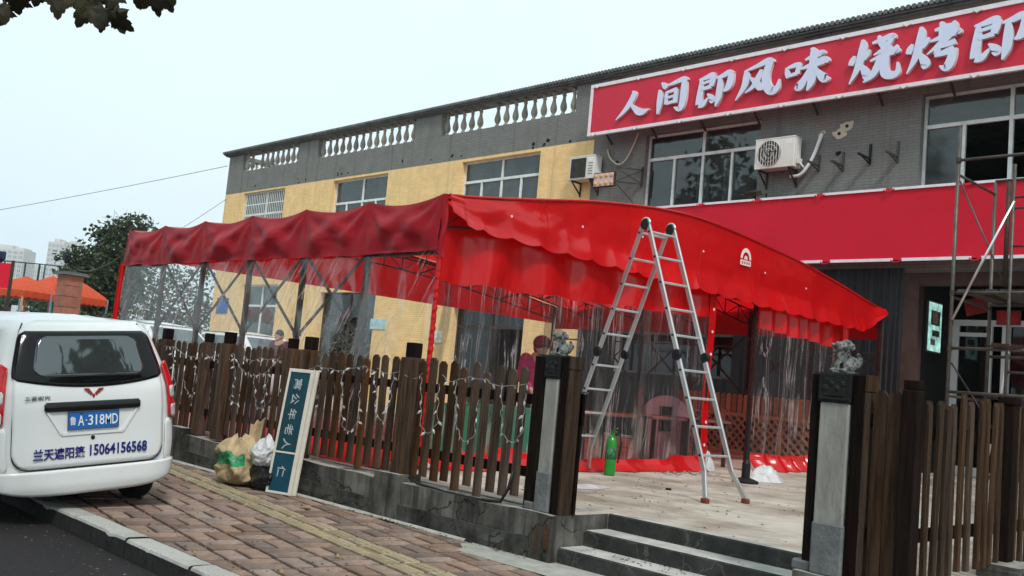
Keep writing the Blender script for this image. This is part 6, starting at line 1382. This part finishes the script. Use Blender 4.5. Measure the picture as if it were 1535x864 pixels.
# ================================================================== TREES AND DISTANCE
def leaf_quad(b, p, s):
    d = Vector((rnd.gauss(0, 1), rnd.gauss(0, 1), rnd.gauss(0, .7))); d.normalize(); u = d.cross(Vector((rnd.random()-.5, rnd.random()-.5, rnd.random()-.5))).normalized(); k = len(b.v)
    a, c = d*s, u*s*.55
    b.v += [tuple(p-a), tuple(p+c), tuple(p+a), tuple(p-c)]; b.f.append((k, k+1, k+2, k+3)); b.mi.append(0)
def tree(name, label, base, h, lobes, n, ls, m=LEAF, cat='tree', group=None, trunk_r=.12, clump=.35, limbs=True, twigs=0):
    t = thing(name, label, cat, base, group=group); B = Vector(base); tr = MB()
    top = B+Vector((0, 0, h*.72)); tr.tube([B+Vector((0, 0, -.2)), B+Vector((.05, .03, h*.25)), B+Vector((-.04, .05, h*.5)), top], [trunk_r, trunk_r*.8, trunk_r*.6, trunk_r*.25], 8)
    cr = MB(); tot = sum(l[3]*l[4]*l[5] for l in lobes)
    for lx, ly, lz, rx, ry, rz_ in lobes:
        c = B+Vector((lx, ly, lz)); k = int(n*rx*ry*rz_/tot)
        if limbs: s_ = B+Vector((0, 0, min(lz*.6, h*.6))); tr.tube([s_, s_.lerp(c, .5)+Vector((0, 0, .1)), c], [trunk_r*.5, trunk_r*.3, trunk_r*.1], 6)
        nc = max(3, k//22); cl = []
        for _ in range(nc):
            while True:
                q_ = Vector((rnd.uniform(-1, 1), rnd.uniform(-1, 1), rnd.uniform(-1, 1)))
                if .25 < q_.length < 1: break
            cl.append(c+Vector((q_.x*rx, q_.y*ry, q_.z*rz_)))
        for i in range(k):
            p = cl[i % nc]+Vector((rnd.gauss(0, clump), rnd.gauss(0, clump), rnd.gauss(0, clump*.8))); leaf_quad(cr, p, ls*rnd.uniform(.6, 1.3))
    for i in range(twigs): a = rnd.uniform(-.4, .4); p = top+Vector((rnd.uniform(-.3, .3), rnd.uniform(-.3, .3), -.1)); tr.tube([p, p+Vector((a*.6, a*.3, .8)), p+Vector((a*1.2, a, 1.5+rnd.random()*.5))], [.03, .02, .006], 4)
    obj('trunk', tr, BARK, t, smooth=True); obj('crown', cr, m, t); return t
q = at(160, 470, D=46); bz = Vector((q.x, q.y, .1))
tree('broadleaf_tree', 'dark green broadleaf tree beyond the yard left of the tent', bz, 8.2, [(-.1, -.2, 4.2, 1.5, 1.5, 1.3), (-.9, -.9, 4.9, 1.1, 1.1, .9), (.5, .5, 5.4, 1.2, 1.2, 1.1), (.2, .3, 6.6, .8, .8, .8), (.75, .8, 7.2, .5, .5, .7), (-.3, -.5, 6.3, .7, .7, .6), (-.2, 0, 3.3, 1.2, 1.2, .7)], 9000, .13, LEAF, trunk_r=.16, clump=.24, twigs=5)
FARG = ('trees beyond the sports court',)
for i, (px_, py_, D_, h_, w_, m_, lb) in enumerate([(20, 445, 75, 5.5, 1.6, LEAFY, 'yellowing tree behind the court fence at the left edge'), (45, 440, 85, 6.5, 1.5, LEAFY, 'pale autumn tree behind the orange canopies'), (62, 450, 80, 5.2, 1.6, LEAF, 'low green tree behind the double fence posts'), (83, 450, 55, 4.4, .8, LEAF, 'small dark conifer-like tree left of the brick gate pier'), (128, 440, 90, 6.5, 2.2, LEAF, 'green tree right behind the brick gate pier'), (-40, 450, 70, 6, 2.2, LEAF, 'green tree just outside the court at the far left')]):
    q = at(px_, py_, D=D_); tree('court_tree', lb, (q.x, q.y, 0), h_, [(0, 0, h_*.55, w_, w_, h_*.22), (.3, .2, h_*.8, w_*.6, w_*.6, h_*.16), (-.5, -.3, h_*.7, w_*.6, w_*.6, h_*.15)], 1500, .20, m_, group=FARG[0], clump=.35)
for i, (px_, D_, h_, w_, m_, lb) in enumerate([(138, 44, 2.6, 1.5, LEAFY, 'yellow-green shrub below the dark broadleaf tree'), (118, 42, 2.3, 1.3, LEAF, 'dark clipped shrub under the right-hand orange canopy'), (30, 46, 2.4, 1.5, LEAF, 'green shrub under the left orange canopy'), (158, 38, 2.7, .9, LEAF, 'greyish round shrub beside the tree trunk')]):
    q = at(px_, 470, D=D_); tree('shrub', lb, (q.x, q.y, 0), h_, [(0, 0, h_*.55, w_, w_, h_*.4)], 1300, .10, m_, 'shrub', 'shrubs around the court', .04, .2, False)
# trees seen through the clear sheets, left of the building
for i, (px_, D_, h_, w_, lb) in enumerate([(225, 60, 7.5, 2.4, 'bare-looking tree seen through the clear sheet at the left end of the tent'), (290, 70, 8.5, 2.6, 'brownish tree beside the left corner of the building')]):
    q = at(px_, 470, D=D_); tree('yard_tree', lb, (q.x, q.y, 0), h_, [(0, 0, h_*.45, w_, w_, h_*.35), (.4, .2, h_*.75, w_*.8, w_*.8, h_*.22), (-1.2, -.8, h_*.35, w_*.9, w_*.9, h_*.25)], 2600, .15, LEAFY, group='trees beyond the yard', clump=.45)
# brick gate pier
q = at(103, 440, D=33); gp = thing('gate_pier', 'red-brown tiled gate pier with a grey cap beyond the van', 'pillar', (q.x, q.y, 0))
PIER = mat('pier_tile', (.30, .115, .08), .7, var=.2, rand=.12)
rz45 = Matrix.Rotation(R(12), 3, 'Z'); zt = at(103, 413, D=33).z
k = 0; z = 0
while z < zt-.02: hh = min(.36, zt-z); g = MB(); g.boxc((q.x, q.y, z+hh/2-.005), (.60, .60, hh-.012), rz45); obj('tile_course', g, PIER, gp, bevel=.006); z += hh
g = MB(); g.boxc((q.x, q.y, zt+.03), (.86, .86, .06), rz45); g.boxc((q.x, q.y, zt+.085), (.76, .76, .05), rz45); obj('cap', g, ROOFT, gp)
# orange canopies
ORG = mat('orange_canopy', (.66, .095, .035), .6, var=.12, trans=.3)
for i, (px_, py_, D_, w_, dp_, lb) in enumerate([(36, 446, 38, 1.9, 1.9, 'orange folding canopy with scalloped edge at the left'), (76, 444, 40, 1.6, 1.9, 'orange folding canopy in the middle, partly behind the brick gate pier'), (119, 455, 38, 1.45, 1.45, 'orange folding canopy right of the brick gate pier')]):
    q = at(px_, py_, D=D_); t = thing('folding_canopy', lb, 'canopy', (q.x, q.y, 0), R(25), 'orange folding canopies')
    zb = q.z; g = MB(); a = w_/2
    def cn(u, v):
        x, y = (2*u-1), (2*v-1); m_ = max(abs(x), abs(y)); return x*a, y*a, zb+.22+.62*(1-m_)**.85
    g.grid(cn, 16, 16)
    for s in range(4):
        rm = Matrix.Rotation(R(90*s), 3, 'Z'); n = 24; kk = len(g.v)
        for j in range(n+1):
            x = -a+2*a*j/n
            for z in (zb+.22, zb-.05*abs(math.sin(math.pi*j/4))): g.v.append(tuple(rm @ Vector((x, -a-.005, z))))
        for j in range(n): g.f.append((kk+2*j, kk+2*j+1, kk+2*j+3, kk+2*j+2)); g.mi.append(0)
    obj('canopy', g, ORG, t, local=True)
    for x in (-1, 1):
        for y in (-1, 1): g = MB(); g.box(x*a*.97-.03, x*a*.97+.03, y*a*.97-.03, y*a*.97+.03, 0, zb+.25); obj('leg', g, mat('canopy_leg_blue', (.12, .30, .45), .5) if x*y > 0 else mat('canopy_leg_tan', (.50, .30, .16), .5), t, local=True)
# court fence with lamps
CF = mat('court_fence_green', (.02, .06, .045), .5, var=.2)
cf = thing('court_fence', 'tall green steel sports court fence behind the orange canopies', 'fence', (at(40, 440, D=47).x, at(40, 440, D=47).y, 0))
A_, B_ = at(-60, 385, D=44), at(122, 402, D=52)
for k in range(7):
    t = k/6; p = A_.lerp(B_, t); g = MB(); g.tube([(p.x, p.y, 0), p], .035, 6); obj('post', g, CF, cf)
p = A_.lerp(B_, .62); g = MB(); g.tube([(p.x, p.y, 0), p], .05, 6); obj('post', g, CF, cf)
for dz in (0, -.9, -1.9):
    g = MB(); g.tube([A_+Vector((0, 0, dz)), B_+Vector((0, 0, dz))], .028, 5); obj('rail', g, CF, cf)
g = MB()
for k in range(60): p = A_.lerp(B_, k/59); g.tube([(p.x, p.y, .3), (p.x, p.y, p.z)], .006, 3)
obj('mesh_wire', g, CF, cf)
for i, (px_, py_, lb) in enumerate([(2, 386, 'dark court lamp head at the left edge of the view'), (100, 387, 'dark court lamp head above the brick gate pier')]):
    q = at(px_, py_, D=46); t = thing('court_lamp', lb, 'lamp post', (q.x, q.y, 0), group='court lamps'); g = MB(); g.tube([(q.x, q.y, 0), (q.x, q.y, q.z)], .03, 6); obj('pole', g, GALV, t); g = MB(); g.boxc((q.x, q.y, q.z+.08), (.40, .3, .40)); g.boxc((q.x, q.y, q.z-.18), (.2, .16, .14)); obj('lamp_head', g, mat('lamp_head_navy', (.015, .025, .06), .5), t, bevel=.04)
q = at(4, 412, D=33); t = thing('hanging_banner', 'red banner hung on a dark pole at the left edge', 'banner', (q.x, q.y, 0)); g = MB(); g.tube([(q.x+.25, q.y+.2, 0), (q.x+.25, q.y+.2, q.z+.5)], .06, 6); obj('pole', g, STEEL, t); g = MB(); g.grid(lambda u, v: (q.x-.5+.72*u, q.y-.4+.58*u+.03*math.sin(6*u), q.z-.45+.85*v), 8, 4); obj('cloth', g, BANNER, t)
# kiosk front glimpsed below the canopies
q = at(62, 465, D=58); t = thing('white_kiosk', 'low white kiosk with a gridded front behind the canopies', 'kiosk', (q.x, q.y, 0)); g = MB(); g.boxc((q.x, q.y, 1.6), (3.0, 2.0, 3.2), rz45); obj('wall', g, WHITE, t)
g = MB()
for k in range(5): g.boxc(Vector((q.x, q.y, 1.9))+rz45 @ Vector((1.51, -.8+k*.4, 0)), (.04, .30, 1.4), rz45)
for k in range(5): g.boxc(Vector((q.x, q.y, 1.9))+rz45 @ Vector((-1.2+k*.6, -1.01, 0)), (.45, .04, 1.4), rz45)
obj('window', g, CARGLASS, t)
# towers
TOW = mat('hazed_tower_wall', (.52, .50, .48), .8, var=.08, nscale=.05); TWN = mat('tower_window', (.30, .34, .38), .4)  # walls made pale to put part of the distance haze into their colour
for i, (pl_, pr_, pt_, D_, lb) in enumerate([(-14, 37, 372, 640, 'pale hazy apartment tower at the far left edge'), (38, 70, 402, 720, 'lower hazy apartment slab between the two towers'), (73, 96, 363, 600, 'tall hazy apartment tower behind the court, left half'), (97, 118, 366, 610, 'tall hazy apartment tower behind the court, right half')]):
    a, b_ = at(pl_, pt_, D=D_), at(pr_, pt_, D=D_); c = (a+b_)/2; wd = (Vector((b_.x, b_.y))-Vector((a.x, a.y))).length; an = math.atan2(b_.y-a.y, b_.x-a.x); H_ = c.z; rm = Matrix.Rotation(an, 3, 'Z'); rot_ = lambda x, y, z: Vector((c.x, c.y, 0))+rm @ Vector((x, y, z))
    t = thing('apartment_tower', lb, 'tower block', (c.x, c.y, 0)); g = MB(); g.boxc(rot_(0, 8, H_/2), (wd, 16, H_), rm); obj('wall', g, TOW, t)
    g = MB(); g.boxc(rot_(-wd*.15, 8, H_+1.2), (wd*.4, 8, 2.4), rm); g.boxc(rot_(wd*.3, 8, H_+.6), (wd*.25, 10, 1.2), rm); obj('roof', g, TOW, t)
    g = MB(); nf = int(H_/3); ncol = max(4, int(wd/3.2))
    for f_ in range(nf):
        for c_ in range(ncol): g.boxc(rot_(-wd/2+wd*(c_+.5)/ncol, -.02, 1.8+f_*3), (wd/ncol*.62, .3, 1.6), rm)
    o = obj('windows_field', g, TWN, t, kind='stuff')
# wires
def wire(p, q, r, label, sag=.02):
    P_ = [Vector(p).lerp(Vector(q), i/30)-Vector((0, 0, sag*(Vector(q)-Vector(p)).length*4*(i/30)*(1-i/30))) for i in range(31)]; g = MB(); g.tube(P_, r, 4); obj('overhead_wire', g, mat('cable_black', (.05, .05, .055), .6), None, label=label, cat='wire')
wire(at(341, 249, Y=YB+.1), at(-60, 325, D=48), .012, 'thin overhead wire running from the roof corner far out to the left', .004)
wire(at(339, 299, Y=YB-.03), at(230, 368, D=50), .012, 'short thin wire dropping from the yellow wall corner behind the tent', .004)
wire(at(116, 404, D=33), at(196, 374, Y=TN-.1), .014, 'pale wire strung from the brick gate pier to the tent corner', .01)
# street trees: one on the verge whose lowest leaves hang into view, more across the road
for x in (-6.2,):
    base = Vector((x, -1.9, -.14))
    lob = [(.2, 1.0, 7.8, 2.6, 2.4, 1.9), (-1.6, .2, 8.4, 2.2, 2.0, 1.6), (1.8, -.2, 8.0, 2.2, 2.2, 1.7), (.2, -1.4, 8.6, 2.2, 2.0, 1.8), (.3, .3, 10.4, 2.0, 2.0, 1.6)]
    st3 = tree('street_tree', 'plane tree on the verge whose lobed leaves hang into the top left of the view', base, 12, lob, 4200, .16, LEAFD, group='street trees', trunk_r=.2, clump=.4)
LV = [(2, 12, 40, 200), (8, 18, 36, 170), (32, 2, 40, 150), (22, -4, 46, 200), (87, 2, 44, 185), (84, 4, 26, 215), (54, -5, 24, 180), (106, 0, 26, 160), (120, 2, 34, 190), (128, 14, 48, 165), (142, 18, 46, 200), (156, 18, 44, 175), (172, 22, 48, 215), (178, 30, 42, 240), (153, 36, 24, 178), (166, 0, 40, 200), (176, -6, 36, 150), (146, -2, 26, 180), (205, -4, 28, 190), (224, -4, 36, 165), (234, 0, 40, 195), (246, -3, 38, 220), (214, -12, 44, 180), (132, -12, 50, 200), (60, -16, 46, 170), (100, -18, 46, 190), (180, -22, 50, 180), (255, -16, 40, 200), (20, -20, 46, 160)]
def lobed_leaf():
    b = MB(); n = 5; P_ = []
    for k, (a, r_) in enumerate([(-90, .16), (-62, .42), (-48, .62), (-30, .40), (-18, .52), (2, .80), (14, .58), (22, .60), (34, .46), (48, .62), (62, .74), (70, .70), (78, .90), (90, 1.05)]): P_.append((r_*math.cos(R(a)), r_*math.sin(R(a))))
    full = P_+[(-x, y) for x, y in P_[-2:0:-1]]
    rows = []
    b.v.append((0, 0, .03))
    for x, y in full: b.v.append((x*.5, y*.5, .05-.02*abs(x)))
    for x, y in full: b.v.append((x, y, .02-.16*x*x-.10*max(0, y)**2))
    m_ = len(full)
    for i in range(m_):
        j = (i+1) % m_; b.f.append((0, 1+i, 1+j)); b.f.append((1+i, 1+m_+i, 1+m_+j, 1+j)); b.mi += [0, 0]
    b.tube([(0, -.14, .02), (.03, -.5, .04), (.02, -.8, .10)], .018, 4)
    return b
lme = lobed_leaf().mesh('leaf', LEAFD)
so3 = worldloc(st3); br_pts = {}
for i, (px_, py_, sz, an) in enumerate(LV):
    D_ = 4.6+.8*rnd.random(); p = at(px_, py_, D=D_); s = sz/FPX*D_*.62
    o = obj('leaf', lme, None, st3, loc=p-so3); o.rotation_mode = 'QUATERNION'
    tocam = (EYE-p).normalized(); base_q = tocam.to_track_quat('Z', 'Y')
    o.rotation_quaternion = base_q @ Matrix.Rotation(R(an), 3, 'Z').to_quaternion() @ Matrix.Rotation(rnd.uniform(-.7, .7), 3, 'X').to_quaternion() @ Matrix.Rotation(rnd.uniform(-.6, .6), 3, 'Y').to_quaternion(); o.scale = (s, s, s)
g = MB()
for (a, b_) in (((-10, -10), (270, -22)), ((40, -14), (170, 6)), ((120, -20), (245, -8))):
    p, q = at(*a, D=5.0), at(*b_, D=5.1); g.tube([p, p.lerp(q, .5)+Vector((0, 0, .03)), q], [.012, .009, .004], 5)
p = at(60, -40, D=5.0); g.tube([at(130, -16, D=5.0), p, Vector((-5.6, .6, 4.6)), Vector((-6.1, -1.2, 5.4)), Vector((-6.2, -1.85, 5.2))], [.014, .022, .04, .06, .07], 6)
obj('branch', g, BARK, st3, smooth=True)
for i, x in enumerate((-44, -33, -23, -12)):
    lob = [(0, 0, 9, 3.2, 3.0, 2.6), (-1.5, .6, 11, 2.6, 2.6, 2.2), (1.6, -.4, 11.5, 2.6, 2.6, 2.4), (0, 0, 14, 2.2, 2.2, 2.0), (.3, .2, 16.2, 1.3, 1.3, 1.2)]
    tree('street_tree', 'tall plane tree across the road, '+('farthest left of the row', 'second from the left of the row', 'third from the left of the row', 'nearest the gate of the row')[i], (x, -10.5+rnd.uniform(-.6, .6), -.15), 17, lob, 2600, .34, LEAF, group='street trees', trunk_r=.28, clump=.6)
lob = [(0, 0, 7.5, 2.4, 2.2, 1.5), (-1.2, .8, 9.0, 1.9, 1.9, 1.4), (1.4, -.4, 9.2, 1.9, 1.9, 1.5), (.2, .2, 11, 1.6, 1.6, 1.3)]  # unseen tree added so its dark crown is mirrored in the van's rear window
tree('street_tree', 'plane tree standing beyond the right-hand fence, out of the picture to the right', (4.6, 8.6, TZ), 12, lob, 7000, .30, LEAF, group='street trees', trunk_r=.2, clump=.5)
# ================================================================== HAZE
hm = bpy.data.materials.new('haze_air'); hm.use_nodes = True; N, l = nodes_of(hm); N.remove(N['Principled BSDF']); pv = N.new('ShaderNodeVolumePrincipled')
pv.inputs['Color'].default_value = (.90, .96, 1, 1); pv.inputs['Density'].default_value = .0004; pv.inputs['Anisotropy'].default_value = .3; l(pv.outputs[0], N['Material Output'].inputs['Volume'])
HAZE = True
if HAZE: g = MB(); g.box(-805, 205, -205, 705, -1.3, 75); obj('haze', g, hm, kind='stuff')
